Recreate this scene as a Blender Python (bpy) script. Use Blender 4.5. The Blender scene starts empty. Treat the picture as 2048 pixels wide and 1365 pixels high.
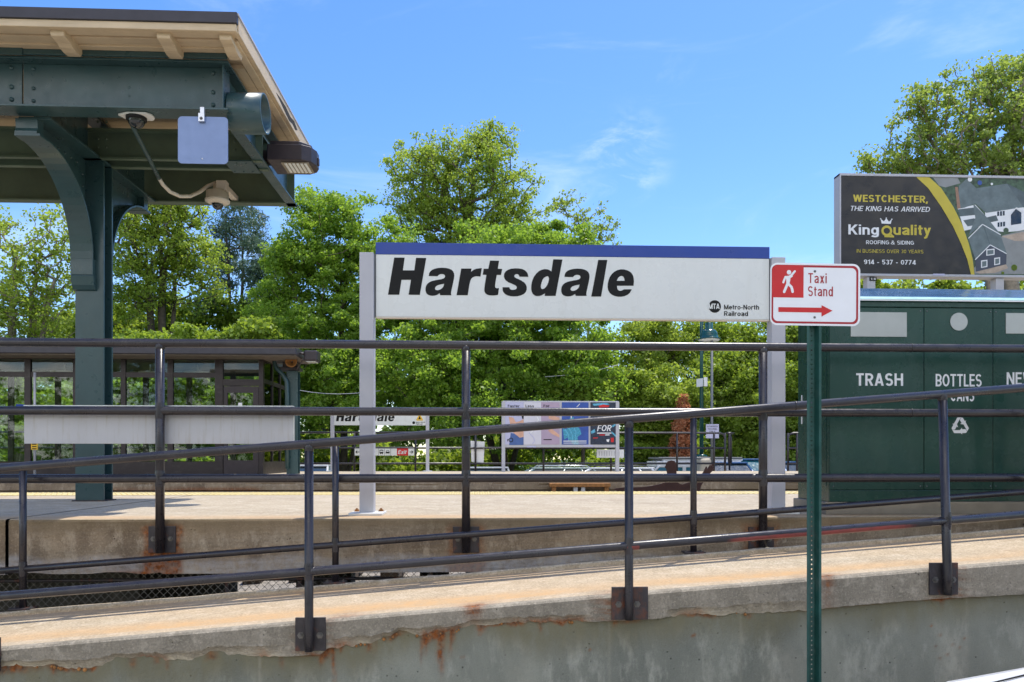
import bpy, bmesh, math, random
import numpy as np
from mathutils import Vector
R = math.radians
sc = bpy.context.scene
COL = sc.collection
# ------------------------------------------------------------------ camera
F, CX, HY = 1500.0, 1024.0, 916.0          # focal length, centre and horizon in photograph pixels
TH = math.atan(64 / 1500.0)
CS, SN = math.cos(TH), math.sin(TH)
cam_d = bpy.data.cameras.new("camera")
cam_d.sensor_width = 36.0
cam_d.lens = F / 2048 * 36
cam_d.shift_y = (HY - 682.5) / 2048
cam_d.clip_start, cam_d.clip_end = 0.05, 3000
cam = bpy.data.objects.new("camera", cam_d)
cam.location = (0, 0, 0)
cam.rotation_euler = (R(90), 0, -TH)
COL.objects.link(cam)
sc.camera = cam
# ------------------------------------------------------------------ sky, sun, exposure
SUNV = Vector((0.26, 0.25, 1.0)).normalized()
EL = math.asin(SUNV.z)
AZ = math.atan2(SUNV.x, SUNV.y)
SKY_STRENGTH, SUN_STRENGTH, EXPOSURE = 0.15, 2.65, 0.90
world = bpy.data.worlds.new("World")
sc.world = world
world.use_nodes = True
nt = world.node_tree
bg = nt.nodes["Background"]
sky = nt.nodes.new("ShaderNodeTexSky")
sky.sky_type = 'NISHITA'
sky.sun_disc = False
sky.sun_elevation = EL
sky.sun_rotation = AZ
sky.altitude = 0
sky.air_density = 1.0
sky.dust_density = 0.35
sky.ozone_density = 2.2
hsv = nt.nodes.new("ShaderNodeHueSaturation")
hsv.inputs['Hue'].default_value = .509
hsv.inputs['Saturation'].default_value = 1.28
hsv.inputs['Value'].default_value = .89
nt.links.new(sky.outputs[0], hsv.inputs['Color'])
tcw = nt.nodes.new("ShaderNodeTexCoord")


def wnode(t, **k):
    n = nt.nodes.new(t)
    for a, b in k.items():
        setattr(n, a, b)
    return n


def cirrus(rot, scale, seed, lo, hi, amt, detail=7.0):
    mp = wnode("ShaderNodeMapping")
    mp.inputs['Rotation'].default_value = rot
    mp.inputs['Scale'].default_value = scale
    mp.inputs['Location'].default_value = seed
    nt.links.new(tcw.outputs['Generated'], mp.inputs[0])
    nz = wnode("ShaderNodeTexNoise")
    nz.inputs['Scale'].default_value = 1.0
    nz.inputs['Detail'].default_value = detail
    nz.inputs['Roughness'].default_value = 0.62
    nz.inputs['Distortion'].default_value = 0.7
    nt.links.new(mp.outputs[0], nz.inputs['Vector'])
    mr = wnode("ShaderNodeMapRange")
    mr.interpolation_type = 'SMOOTHSTEP'
    mr.inputs[1].default_value, mr.inputs[2].default_value = lo, hi
    mr.inputs[3].default_value, mr.inputs[4].default_value = 0.0, amt
    nt.links.new(nz.outputs[0], mr.inputs[0])
    return mr.outputs[0]


c1 = cirrus((0.0, R(-14), 0.0), (2.2, 2.2, 9.0), (3.1, 0.4, 1.7), 0.54, 0.86, 0.40)
c2 = cirrus((0.0, R(32), 0.0), (3.0, 3.0, 8.0), (7.3, 2.2, 4.0), 0.60, 0.90, 0.35)
# one brighter wisp low above the trees: a soft lobe in the sky's own directions
wd = Vector((math.sin(TH + math.atan((1245 - CX) / F)), math.cos(TH + math.atan((1245 - CX) / F)), (HY - 325) / F)).normalized()
dst = wnode("ShaderNodeVectorMath", operation='DISTANCE')
dst.inputs[1].default_value = wd
nt.links.new(tcw.outputs['Generated'], dst.inputs[0])
lobe = wnode("ShaderNodeMapRange")
lobe.interpolation_type = 'SMOOTHSTEP'
lobe.inputs[1].default_value, lobe.inputs[2].default_value = 0.0, 0.075
lobe.inputs[3].default_value, lobe.inputs[4].default_value = 1.0, 0.0
nt.links.new(dst.outputs['Value'], lobe.inputs[0])
c3n = cirrus((0.0, R(55), 0.0), (9.0, 9.0, 26.0), (1.0, 5.2, 0.3), 0.42, 0.72, 0.55)
c3 = wnode("ShaderNodeMath", operation='MULTIPLY')
nt.links.new(lobe.outputs[0], c3.inputs[0])
nt.links.new(c3n, c3.inputs[1])
mxa = wnode("ShaderNodeMath", operation='MAXIMUM')
nt.links.new(c1, mxa.inputs[0])
nt.links.new(c2, mxa.inputs[1])
mxb = wnode("ShaderNodeMath", operation='MAXIMUM')
nt.links.new(mxa.outputs[0], mxb.inputs[0])
nt.links.new(c3.outputs[0], mxb.inputs[1])
cmix = wnode("ShaderNodeMix", data_type='RGBA')
cmix.inputs['B'].default_value = (4.6, 5.0, 5.4, 1)
nt.links.new(mxb.outputs[0], cmix.inputs['Factor'])
nt.links.new(hsv.outputs[0], cmix.inputs['A'])
# unseen bright cumulus added behind the photographer to lift the shaded faces
cum_fill = cirrus((0.0, 0.0, 0.0), (2.6, 2.6, 4.2), (5.5, 1.3, 2.2), 0.44, 0.56, 1.0, 6.0)
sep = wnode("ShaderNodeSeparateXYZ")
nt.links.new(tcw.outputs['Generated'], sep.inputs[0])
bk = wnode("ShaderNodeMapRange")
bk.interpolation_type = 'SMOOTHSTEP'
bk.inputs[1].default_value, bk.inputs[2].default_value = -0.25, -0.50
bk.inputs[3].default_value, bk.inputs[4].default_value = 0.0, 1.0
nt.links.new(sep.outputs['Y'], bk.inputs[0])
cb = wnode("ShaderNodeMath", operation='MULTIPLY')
nt.links.new(cum_fill, cb.inputs[0])
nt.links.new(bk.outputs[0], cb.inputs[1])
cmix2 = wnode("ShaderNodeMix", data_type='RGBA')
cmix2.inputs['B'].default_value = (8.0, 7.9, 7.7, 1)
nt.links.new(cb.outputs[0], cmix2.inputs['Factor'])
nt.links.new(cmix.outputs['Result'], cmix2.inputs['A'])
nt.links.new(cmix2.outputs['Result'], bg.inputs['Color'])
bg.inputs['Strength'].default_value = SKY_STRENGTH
sun_d = bpy.data.lights.new("sun", 'SUN')
sun_d.energy = SUN_STRENGTH
sun_d.angle = R(0.5)
sun_d.color = (1.0, 0.945, 0.86)
sun = bpy.data.objects.new("sun", sun_d)
sun.rotation_euler = SUNV.to_track_quat('Z', 'Y').to_euler()
sun.location = (10, 10, 40)
COL.objects.link(sun)
vs = sc.view_settings
vs.view_transform = 'Standard'
vs.look = 'None'
vs.gamma = 1
vs.exposure = EXPOSURE
sc.render.engine = 'CYCLES'
sc.cycles.use_denoising = True
sc.cycles.max_bounces = 8
sc.cycles.transparent_max_bounces = 12


# ------------------------------------------------------------------ photograph pixel -> place on a plane Y
def X(px, Y):
    a = (px - CX) / F
    return Y * (a * CS + SN) / (CS - a * SN)


def Z(px, py, Y):
    return (HY - py) / F * (X(px, Y) * SN + Y * CS)


def P(px, py, Y):
    return (X(px, Y), Y, Z(px, py, Y))


# ------------------------------------------------------------------ materials
def newmat(name):
    m = bpy.data.materials.new(name)
    m.use_nodes = True
    return m, m.node_tree, m.node_tree.nodes["Principled BSDF"]


def N(t, kind, **k):
    n = t.nodes.new(kind)
    for a, b in k.items():
        setattr(n, a, b)
    return n


def noise(t, vec, scale, detail=5, rough=.6, dist=0.0):
    n = N(t, "ShaderNodeTexNoise")
    n.inputs['Scale'].default_value = scale
    n.inputs['Detail'].default_value = detail
    n.inputs['Roughness'].default_value = rough
    n.inputs['Distortion'].default_value = dist
    t.links.new(vec, n.inputs['Vector'])
    return n.outputs[0]


def rng(t, val, a, b, c=0.0, d=1.0):
    n = N(t, "ShaderNodeMapRange")
    n.inputs[1].default_value, n.inputs[2].default_value = a, b
    n.inputs[3].default_value, n.inputs[4].default_value = c, d
    t.links.new(val, n.inputs[0])
    return n.outputs[0]


def mixc(t, fac, a, b):
    n = N(t, "ShaderNodeMix", data_type='RGBA')
    for s, v in (('Factor', fac), ('A', a), ('B', b)):
        if isinstance(v, (tuple, float, int)):
            n.inputs[s].default_value = v if not isinstance(v, tuple) else (*v[:3], 1)
        else:
            t.links.new(v, n.inputs[s])
    return n.outputs['Result']


def mul(t, a, b, op='MULTIPLY'):
    n = N(t, "ShaderNodeMath", operation=op)
    n.use_clamp = True
    for i, v in enumerate((a, b)):
        if isinstance(v, (float, int)):
            n.inputs[i].default_value = v
        else:
            t.links.new(v, n.inputs[i])
    return n.outputs[0]


def scaled(t, vec, s):
    mp = N(t, "ShaderNodeMapping")
    mp.inputs['Scale'].default_value = s
    t.links.new(vec, mp.inputs[0])
    return mp.outputs[0]


def paint(name, col, rough=.45, metal=0.0, var=.12, vs_=6.0, bump=.0, bs=60.0, dirt=None, dirt_amt=.5, dirt_scale=(3, 3, 3), spec=None, coat=0.0):
    m, t, b = newmat(name)
    tc = N(t, "ShaderNodeTexCoord").outputs['Object']
    n1 = noise(t, tc, vs_)
    c = mixc(t, rng(t, n1, .3, .7), tuple(x * (1 - var) for x in col), tuple(min(1, x * (1 + var)) for x in col))
    if dirt:
        n2 = noise(t, scaled(t, tc, dirt_scale), 1.0, 8, .7)
        c = mixc(t, rng(t, n2, .52, .72, 0, dirt_amt), c, dirt)
    t.links.new(c, b.inputs['Base Color'])
    b.inputs['Metallic'].default_value = metal
    n3 = noise(t, tc, vs_ * 3)
    t.links.new(rng(t, n3, .3, .7, max(.02, rough - .08), min(1, rough + .1)), b.inputs['Roughness'])
    if spec is not None:
        b.inputs['Specular IOR Level'].default_value = spec
    if coat:
        b.inputs['Coat Weight'].default_value = coat
    if bump:
        bp = N(t, "ShaderNodeBump")
        bp.inputs['Strength'].default_value = bump
        bp.inputs['Distance'].default_value = .004
        t.links.new(noise(t, tc, bs, 6), bp.inputs['Height'])
        t.links.new(bp.outputs[0], b.inputs['Normal'])
    return m


RUST_A, RUST_B = (.30, .095, .022), (.10, .035, .018)


def concrete(name, c1, c2, c3, speck=.35, scale=2.2, grain=150., moss=(.20, .19, .12), pale=(.55, .53, .49), tan=(.56, .36, .17), vert=1.0, gs=.5):
    """cast concrete; the mesh may carry 'rust', 'pale', 'moss' and 'tan' stain maps"""
    m, t, b = newmat(name)
    tc = N(t, "ShaderNodeTexCoord").outputs['Object']
    st = scaled(t, tc, (1, 1, vert))
    n1 = noise(t, st, scale, 8, .65, .3)
    n2 = noise(t, st, scale * 4.3, 6, .7)
    c = mixc(t, rng(t, n1, .33, .67), c1, c2)
    c = mixc(t, rng(t, n2, .50, .66, 0, .9), c, c3)
    g = noise(t, tc, grain, 3, .7)
    lo, hi = tuple(x * (1 - speck) for x in c2), tuple(min(.9, x * (1 + speck * 1.4)) for x in c1)
    c = mixc(t, rng(t, g, .55, .68, 0, gs), c, hi)
    c = mixc(t, rng(t, g, .45, .33, 0, gs), c, lo)
    vo = N(t, "ShaderNodeTexVoronoi")
    vo.inputs['Scale'].default_value = 26
    t.links.new(tc, vo.inputs['Vector'])
    pit = mul(t, rng(t, vo.outputs['Distance'], .16, .08), rng(t, noise(t, tc, 9, 2), .52, .60))
    c = mixc(t, mul(t, pit, .75), c, tuple(x * .25 for x in c2))

    def att(nm):
        a = N(t, "ShaderNodeAttribute")
        a.attribute_name = nm
        return a.outputs['Fac']
    brk = noise(t, tc, 22, 7, .72)
    c = mixc(t, mul(t, att('moss'), rng(t, n2, .25, .6, .35, 1)), c, moss)
    c = mixc(t, mul(t, att('tan'), rng(t, n2, .25, .65, .35, 1)), c, tan)
    c = mixc(t, mul(t, att('pale'), rng(t, brk, .3, .6, .15, .9)), c, pale)
    rs = mul(t, att('rust'), rng(t, brk, .32, .58, .25, 1.0))
    c = mixc(t, rs, c, mixc(t, rng(t, noise(t, tc, 35, 4), .35, .65), RUST_A, RUST_B))
    t.links.new(c, b.inputs['Base Color'])
    b.inputs['Roughness'].default_value = .92
    b.inputs['Specular IOR Level'].default_value = .2
    bp = N(t, "ShaderNodeBump")
    bp.inputs['Strength'].default_value = .55
    bp.inputs['Distance'].default_value = .006
    h = mul(t, g, mul(t, pit, 1.0, 'SUBTRACT') if False else g, 'ADD')
    hh = N(t, "ShaderNodeMath", operation='SUBTRACT')
    t.links.new(h, hh.inputs[0])
    t.links.new(pit, hh.inputs[1])
    t.links.new(hh.outputs[0], bp.inputs['Height'])
    t.links.new(bp.outputs[0], b.inputs['Normal'])
    return m


def leafmat(name, c_a, c_b, trans, tmix=.45, yellow=None):
    m, t, b = newmat(name)
    out = t.nodes["Material Output"]
    geo = N(t, "ShaderNodeNewGeometry")
    tc = N(t, "ShaderNodeTexCoord").outputs['Object']
    c = mixc(t, geo.outputs['Random Per Island'], c_a, c_b)
    n = noise(t, tc, .45, 3)
    c = mixc(t, rng(t, n, .45, .75, 0, .6), c, yellow or tuple(x * 1.25 for x in c_b))
    b.inputs['Roughness'].default_value = .5
    b.inputs['Specular IOR Level'].default_value = .35
    t.links.new(c, b.inputs['Base Color'])
    tr = N(t, "ShaderNodeBsdfTranslucent")
    t.links.new(mixc(t, geo.outputs['Random Per Island'], tuple(x * .8 for x in trans), trans), tr.inputs['Color'])
    mx = N(t, "ShaderNodeMixShader")
    mx.inputs[0].default_value = tmix
    t.links.new(b.outputs[0], mx.inputs[1])
    t.links.new(tr.outputs[0], mx.inputs[2])
    t.links.new(mx.outputs[0], out.inputs['Surface'])
    return m


def glassmat(name, tint=(.78, .88, .84), refl=.10):
    m, t, b = newmat(name)
    out = t.nodes["Material Output"]
    tr = N(t, "ShaderNodeBsdfTransparent")
    tr.inputs['Color'].default_value = (*tint, 1)
    gl = N(t, "ShaderNodeBsdfGlossy")
    gl.inputs['Roughness'].default_value = .02
    fr = N(t, "ShaderNodeFresnel")
    fr.inputs['IOR'].default_value = 1.5
    mx = N(t, "ShaderNodeMixShader")
    t.links.new(mul(t, fr.outputs[0], refl, 'ADD'), mx.inputs[0])
    t.links.new(tr.outputs[0], mx.inputs[1])
    t.links.new(gl.outputs[0], mx.inputs[2])
    t.links.new(mx.outputs[0], out.inputs['Surface'])
    return m


M = {}
M['rail'] = paint('railing_paint', (.024, .021, .026), .30, 0, .25, 5, .10, 70, dirt=(.09, .08, .07), dirt_amt=.28, dirt_scale=(9, 9, 9), spec=.55)
m_, t_, b_ = newmat('railing_red_primer')
at_ = N(t_, "ShaderNodeAttribute"); at_.attribute_name = 'fade'
tc_ = N(t_, "ShaderNodeTexCoord").outputs['Object']
nz_ = noise(t_, tc_, 30, 6, .7)
t_.links.new(mixc(t_, rng(t_, mul(t_, at_.outputs['Fac'], rng(t_, nz_, .2, .6, .55, 1.0)), .35, .75), (.024, .021, .026), mixc(t_, rng(t_, noise(t_, tc_, 9, 4), .35, .65), (.30, .055, .045), (.19, .045, .04))), b_.inputs['Base Color'])
b_.inputs['Roughness'].default_value = .42
M['rail_red'] = m_
M['plate'] = paint('rusty_plate', (.048, .042, .046), .5, .3, .3, 18, .3, 60, dirt=(.20, .062, .024), dirt_amt=1.0, dirt_scale=(11, 11, 7))
M['bolt'] = paint('bolt_steel', (.17, .165, .16), .4, .8, .2, 40, 0, 60, dirt=(.14, .06, .03), dirt_amt=.6, dirt_scale=(40, 40, 40))
M['green'] = paint('green_steel', (.030, .070, .076), .32, 0, .15, 3, .05, 40, dirt=(.02, .04, .038), dirt_amt=.4, dirt_scale=(5, 5, 2), spec=.6)
M['green_in'] = paint('green_steel_inner', (.085, .125, .085), .42, 0, .18, 3, .05, 40)
M['cream'] = paint('cream_wood', (.60, .47, .31), .6, 0, .10, 3, .12, 40, dirt=(.34, .25, .15), dirt_amt=.55, dirt_scale=(2, 14, 30))
M['roofcap'] = paint('roof_edge_metal', (.045, .042, .052), .42, .2, .15, 4)
M['darkhole'] = paint('rotten_gap', (.012, .010, .008), .9)
M['bronze'] = paint('bronze_paint', (.040, .030, .034), .38, .2, .15, 8)
M['white'] = paint('white_paint', (.72, .73, .71), .40, 0, .04, 4, 0, 60, dirt=(.58, .55, .48), dirt_amt=.25, dirt_scale=(3, 3, 12))
M['signwhite'] = paint('sign_white_enamel', (.70, .72, .70), .28, 0, .03, 2, 0, 60, dirt=(.58, .57, .52), dirt_amt=.32, dirt_scale=(9, 2, 1.3))
M['signwhite2'] = paint('sheeting_white', (.80, .81, .84), .40, 0, .03, 6)
M['blue'] = paint('sign_blue', (.008, .045, .29), .32, 0, .06, 3)
M['ink'] = paint('black_vinyl', (.009, .009, .009), .50, 0, .1, 10, spec=.22)
M['postgrey'] = paint('grey_post_paint', (.46, .46, .50), .42, 0, .05, 3, .04, 50, dirt=(.36, .33, .28), dirt_amt=.3, dirt_scale=(3, 3, 1.2))
M['alu'] = paint('bare_aluminium', (.70, .71, .74), .34, .95, .05, 5)
M['bluealu'] = paint('blue_grey_plate', (.20, .27, .46), .40, .35, .05, 5)
M['red'] = paint('sign_red', (.56, .012, .014), .38, 0, .06, 6)
M['darkred'] = paint('sign_dark_red', (.36, .008, .018), .38, 0, .06, 6)
M['ugreen'] = paint('green_channel_post', (.015, .072, .062), .38, .1, .25, 9, .15, 90, dirt=(.10, .13, .12), dirt_amt=.45, dirt_scale=(14, 14, 8))
M['bin'] = paint('bin_green', (.010, .050, .038), .26, 0, .12, 2, .06, 4, dirt=(.05, .095, .08), dirt_amt=.35, dirt_scale=(7, 7, 2.2))
M['binlid_sky'] = paint('bin_lid_sky_tint', (.05, .16, .34), .16, .2, .06, 3)  # blue of the mirrored sky put into the lid's own colour
M['binbevel_sunlit'] = paint('bin_lid_bevel_sunlit', (.30, .52, .50), .35, 0, .06, 3)  # light teal paints the sunlit front edge of the green lid
M['binplate'] = paint('bin_aperture_plate', (.42, .44, .42), .42, .3, .06, 6)
M['plinth'] = paint('bin_plinth', (.27, .235, .18), .8, 0, .15, 6, .2, 80)
M['poster'] = paint('poster_black', (.020, .021, .025), .20, 0, .15, 3, .35, 3, spec=.28)
M['gold'] = paint('poster_gold', (.52, .42, .035), .35, 0, .08, 6)
M['pwhite'] = paint('poster_white', (.75, .76, .78), .35, 0, .05, 6)
M['housegrey'] = paint('poster_roof_grey', (.115, .155, .165), .35, 0, .25, 12)
M['houseroof2'] = paint('poster_roof_dark', (.075, .105, .115), .35, 0, .25, 14)
M['housenavy'] = paint('poster_siding_navy', (.045, .055, .085), .35, 0, .15, 14)
M['pgreen'] = paint('poster_foliage', (.045, .085, .045), .4, 0, .7, 26)
M['pdrive'] = paint('poster_driveway', (.24, .25, .25), .4, 0, .12, 10)
M['pbrick'] = paint('poster_brick', (.30, .17, .11), .4, 0, .2, 20)
M['ptan'] = paint('poster_path', (.42, .33, .26), .4, 0, .2, 20)
M['glassblack'] = paint('dark_glass', (.010, .013, .016), .06, 0, .1, 4, spec=.8)
M['glass'] = glassmat('clear_glass', (.92, .97, .95), .0)
M['carglass'] = paint('car_glass', (.020, .035, .045), .05, 0, .1, 4, spec=.9)
M['tealglass'] = paint('teal_car_glass', (.015, .11, .13), .08, 0, .2, 4, spec=.9)
M['carwhite'] = paint('car_white', (.72, .73, .74), .18, 0, .02, 3, coat=.6)
M['carsilver'] = paint('car_silver', (.48, .50, .51), .22, .3, .04, 3, coat=.6)
M['cargreen'] = paint('car_pale_green', (.36, .43, .40), .22, .3, .04, 3, coat=.6)
M['carblue'] = paint('car_blue', (.035, .10, .24), .2, .1, .05, 3, coat=.6)
M['tyre'] = paint('rubber', (.018, .018, .018), .8)
M['lamp'] = paint('lens_clear', (.75, .76, .74), .15, 0, .05, 20)
M['camwhite'] = paint('camera_housing', (.62, .56, .48), .4, 0, .06, 6)
M['gold_rust'] = paint('orange_rust_steel', (.34, .15, .04), .7, .1, .35, 9, .3, 50, dirt=(.12, .05, .03), dirt_amt=.8, dirt_scale=(8, 8, 8))
M['cor'] = paint('weathered_brown_steel', (.055, .022, .016), .8, 0, .2, 6, .1, 50)
M['yellow'] = paint('yellow_sign', (.75, .45, .02), .4, 0, .05, 6)
M['tactile'] = paint('tactile_yellow', (.62, .50, .22), .7, 0, .12, 7, .1, 60, dirt=(.55, .47, .32), dirt_amt=.6, dirt_scale=(4, 4, 4))
M['bark'] = paint('bark', (.085, .068, .052), .9, 0, .35, 7, .6, 30)
M['barkpale'] = paint('pale_bark', (.22, .19, .15), .9, 0, .35, 7, .5, 30)
M['lav'] = paint('poster_lavender', (.48, .48, .66), .4, 0, .04, 4)
M['plgrey'] = paint('poster_pale_grey', (.60, .59, .66), .4, 0, .05, 6)
M['mauve'] = paint('poster_mauve', (.40, .31, .42), .4, 0, .05, 5)
M['pblue'] = paint('poster_blue', (.03, .08, .34), .4, 0, .12, 5)
M['pteal'] = paint('poster_teal', (.05, .28, .42), .4, 0, .5, 22)
M['skin'] = paint('poster_skin', (.62, .36, .26), .4, 0, .12, 6)
M['denim'] = paint('poster_denim', (.06, .12, .32), .4, 0, .12, 8)
M['pnight'] = paint('poster_night', (.018, .028, .055), .4, 0, .5, 14)
M['pcyan'] = paint('poster_cyan', (.10, .38, .55), .4, 0, .4, 14)
M['lampgreen'] = paint('lamp_green', (.008, .066, .064), .22, 0, .1, 5)
M['greypole'] = paint('galvanised_pole', (.16, .17, .18), .5, .4, .1, 5)
M['brown'] = paint('brown_anodised', (.024, .016, .017), .42, .1, .15, 5, dirt=(.14, .12, .11), dirt_amt=.3, dirt_scale=(3, 3, 8))
M['soffit'] = paint('shelter_soffit', (.12, .095, .07), .7, 0, .3, 4)
M['ballast'] = concrete('ballast_stone', (.34, .30, .25), (.18, .165, .14), (.42, .38, .32), .6, 3, 22)
M['steelrail'] = paint('running_rail', (.22, .17, .13), .5, .5, .2, 6)
M['tie'] = paint('timber_tie', (.10, .075, .055), .9, 0, .3, 6, .4, 20)
M['asphalt'] = concrete('asphalt', (.060, .060, .062), (.045, .045, .047), (.075, .073, .070), .5, .6, 60)
M['street'] = concrete('worn_concrete_street', (.36, .32, .26), (.30, .27, .22), (.40, .36, .30), .3, .6, 60)
M['grass'] = paint('grass', (.06, .11, .025), .9, 0, .4, 1.2, .5, 20)
M['c_top'] = concrete('ramp_top_concrete', (.46, .385, .275), (.35, .285, .195), (.54, .47, .36), .6, 2.6, 75., tan=(.53, .335, .165), gs=.55)
M['c_lip'] = concrete('ramp_edge_concrete', (.31, .275, .22), (.19, .17, .135), (.38, .34, .275), .6, 3.2, 85., pale=(.50, .44, .33), tan=(.44, .38, .27), gs=.38)
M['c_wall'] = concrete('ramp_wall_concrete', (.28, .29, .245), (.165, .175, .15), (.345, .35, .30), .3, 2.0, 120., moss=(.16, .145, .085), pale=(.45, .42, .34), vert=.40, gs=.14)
M['c_plat'] = concrete('platform_concrete', (.45, .38, .28), (.365, .30, .215), (.52, .455, .35), .5, 1.4, 48., tan=(.52, .31, .14), gs=.42)
M['c_face'] = concrete('platform_face_concrete', (.36, .28, .19), (.15, .11, .075), (.45, .37, .27), .6, 2.2, 75., moss=(.17, .125, .07), pale=(.37, .355, .35), vert=.6, gs=.30)
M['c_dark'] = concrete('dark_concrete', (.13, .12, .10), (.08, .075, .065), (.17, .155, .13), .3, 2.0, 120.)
M['leaf_dark'] = leafmat('maple_leaf', (.090, .175, .022), (.195, .295, .042), (.46, .68, .065), .50)
M['leaf_mid'] = leafmat('leaf_mid', (.115, .185, .025), (.20, .27, .04), (.46, .60, .055), .48)
M['leaf_yel'] = leafmat('leaf_yellow_green', (.15, .22, .032), (.25, .335, .055), (.54, .68, .08), .50)
M['leaf_pale'] = leafmat('leaf_pale', (.145, .215, .050), (.25, .32, .085), (.48, .61, .09), .48)
M['leaf_pine'] = leafmat('pine_needles', (.060, .105, .070), (.10, .165, .115), (.15, .24, .13), .3)
M['leaf_dead'] = leafmat('dead_needles', (.42, .17, .08), (.62, .32, .17), (.70, .30, .14), .5)
M['leaf_bush'] = leafmat('bush_leaf', (.13, .21, .028), (.22, .30, .045), (.48, .64, .06), .45)
M['wood_far'] = leafmat('wood_leaf', (.085, .145, .025), (.15, .21, .04), (.32, .47, .05), .42)
M['c_base'] = paint('lamp_base_concrete', (.50, .45, .36), .85, 0, .1, 5, .2, 60)
M['wire'] = paint('galvanised_wire', (.20, .19, .17), .5, .3, .2, 30)

# ------------------------------------------------------------------ mesh builder
WL = {}                                       # world place of every thing, so that part meshes are written in its own space


class MB:
    def __init__(s):
        s.v, s.f, s.mi, s.sm = [], [], [], []

    def add(s, vs_, fs, mi=0, sm=False):
        o = len(s.v)
        s.v += [tuple(map(float, p)) for p in vs_]
        for f in fs:
            s.f.append([o + i for i in f])
            s.mi.append(mi)
            s.sm.append(sm)

    def box(s, x0, x1, y0, y1, z0, z1, mi=0):
        v = [(x, y, z) for z in (z0, z1) for y in (y0, y1) for x in (x0, x1)]
        s.add(v, [(0, 2, 3, 1), (4, 5, 7, 6), (0, 1, 5, 4), (2, 6, 7, 3), (0, 4, 6, 2), (1, 3, 7, 5)], mi)
        return s

    def prism(s, poly, axis, a0, a1, mi=0):
        def pt(p, a):
            return {'y': (p[0], a, p[1]), 'x': (a, p[0], p[1]), 'z': (p[0], p[1], a)}[axis]
        n = len(poly)
        v = [pt(p, a0) for p in poly] + [pt(p, a1) for p in poly]
        f = [tuple(range(n)), tuple(range(2 * n - 1, n - 1, -1))]
        f += [(i, i + n, (i + 1) % n + n, (i + 1) % n) for i in range(n)]
        s.add(v, f, mi)
        return s

    def flat(s, poly, y, mi=0):
        """one face in an upright plane, looking toward -Y"""
        ar = sum(poly[i][0] * poly[(i + 1) % len(poly)][1] - poly[(i + 1) % len(poly)][0] * poly[i][1] for i in range(len(poly)))
        if ar < 0:
            poly = poly[::-1]
        s.add([(p[0], y, p[1]) for p in poly], [tuple(range(len(poly)))], mi)
        return s

    def tube(s, pts, r, n=10, mi=0, caps=True):
        pts = [Vector(p) for p in pts]
        rr = r if isinstance(r, (list, tuple)) else [r] * len(pts)
        vs_, fs = [], []
        up = None
        for i, p in enumerate(pts):
            t = (pts[min(i + 1, len(pts) - 1)] - pts[max(i - 1, 0)]).normalized()
            if up is None:
                up = Vector((0, 0, 1)) if abs(t.z) < .9 else Vector((1, 0, 0))
            a = t.cross(up).normalized()
            b = a.cross(t).normalized()
            up = b
            for k in range(n):
                q = 2 * math.pi * k / n
                vs_.append(p + (a * math.cos(q) + b * math.sin(q)) * rr[i])
        for i in range(len(pts) - 1):
            for k in range(n):
                k2 = (k + 1) % n
                fs.append((i * n + k, i * n + k2, (i + 1) * n + k2, (i + 1) * n + k))
        s.add(vs_, fs, mi, True)
        if caps:
            o = (len(pts) - 1) * n
            s.add(vs_[:n], [tuple(range(n - 1, -1, -1))], mi)
            s.add(vs_[o:], [tuple(range(n))], mi)
        return s

    def lathe(s, prof, c, n=16, axis='z', mi=0, sm=True):
        vs_, fs = [], []
        for r, h in prof:
            for k in range(n):
                q = 2 * math.pi * k / n
                a, b = r * math.cos(q), r * math.sin(q)
                d = {'z': (a, b, h), 'y': (a, h, b), 'x': (h, a, b)}[axis]
                vs_.append((c[0] + d[0], c[1] + d[1], c[2] + d[2]))
        m = len(prof)
        for i in range(m - 1):
            for k in range(n):
                k2 = (k + 1) % n
                fs.append((i * n + k, i * n + k2, (i + 1) * n + k2, (i + 1) * n + k))
        s.add(vs_, fs, mi, sm)
        return s

    def bolt(s, c, r, axis='y', sgn=-1, mi=0, dome=False):
        h = r * .9 * sgn
        if dome:
            s.lathe([(r, 0), (r * .9, h * .45), (r * .55, h * .8), (0.001, h)], c, 8, axis, mi)
        else:
            s.lathe([(r * 1.5, 0), (r * 1.5, h * .25), (r, h * .25), (r, h), (r * .5, h), (r * .5, h * 1.6), (.001, h * 1.6)], c, 6, axis, mi, False)
        return s

    def build(s, name, mats, parent=None, bevel=0.0, seg=2, loc=None, fix=True):
        me = bpy.data.meshes.new(name)
        o0 = WL.get(parent.name, (0, 0, 0)) if parent else (loc or (0, 0, 0))
        va = np.array(s.v, dtype=np.float64).reshape(-1, 3) - np.array(o0)
        me.from_pydata(va.tolist(), [], s.f)
        mats = mats if isinstance(mats, (list, tuple)) else [mats]
        for m in mats:
            me.materials.append(m)
        me.polygons.foreach_set('material_index', s.mi)
        me.polygons.foreach_set('use_smooth', s.sm)
        if fix:
            bm = bmesh.new()
            bm.from_mesh(me)
            bmesh.ops.remove_doubles(bm, verts=bm.verts, dist=1e-6)
            bmesh.ops.recalc_face_normals(bm, faces=bm.faces)
            bm.to_mesh(me)
            bm.free()
        o = bpy.data.objects.new(name, me)
        COL.objects.link(o)
        if parent:
            o.parent = parent
        else:
            o.location = o0
        WL[o.name] = o0
        if bevel:
            bv = o.modifiers.new('bevel', 'BEVEL')
            bv.width = bevel
            bv.segments = seg
            bv.limit_method = 'ANGLE'
            bv.angle_limit = R(40)
        return o


def tag(o, label, cat=None, group=None, kind=None):
    if label:
        o['label'] = label
    if cat:
        o['category'] = cat
    if group:
        o['group'] = group
    if kind:
        o['kind'] = kind
    return o


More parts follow.
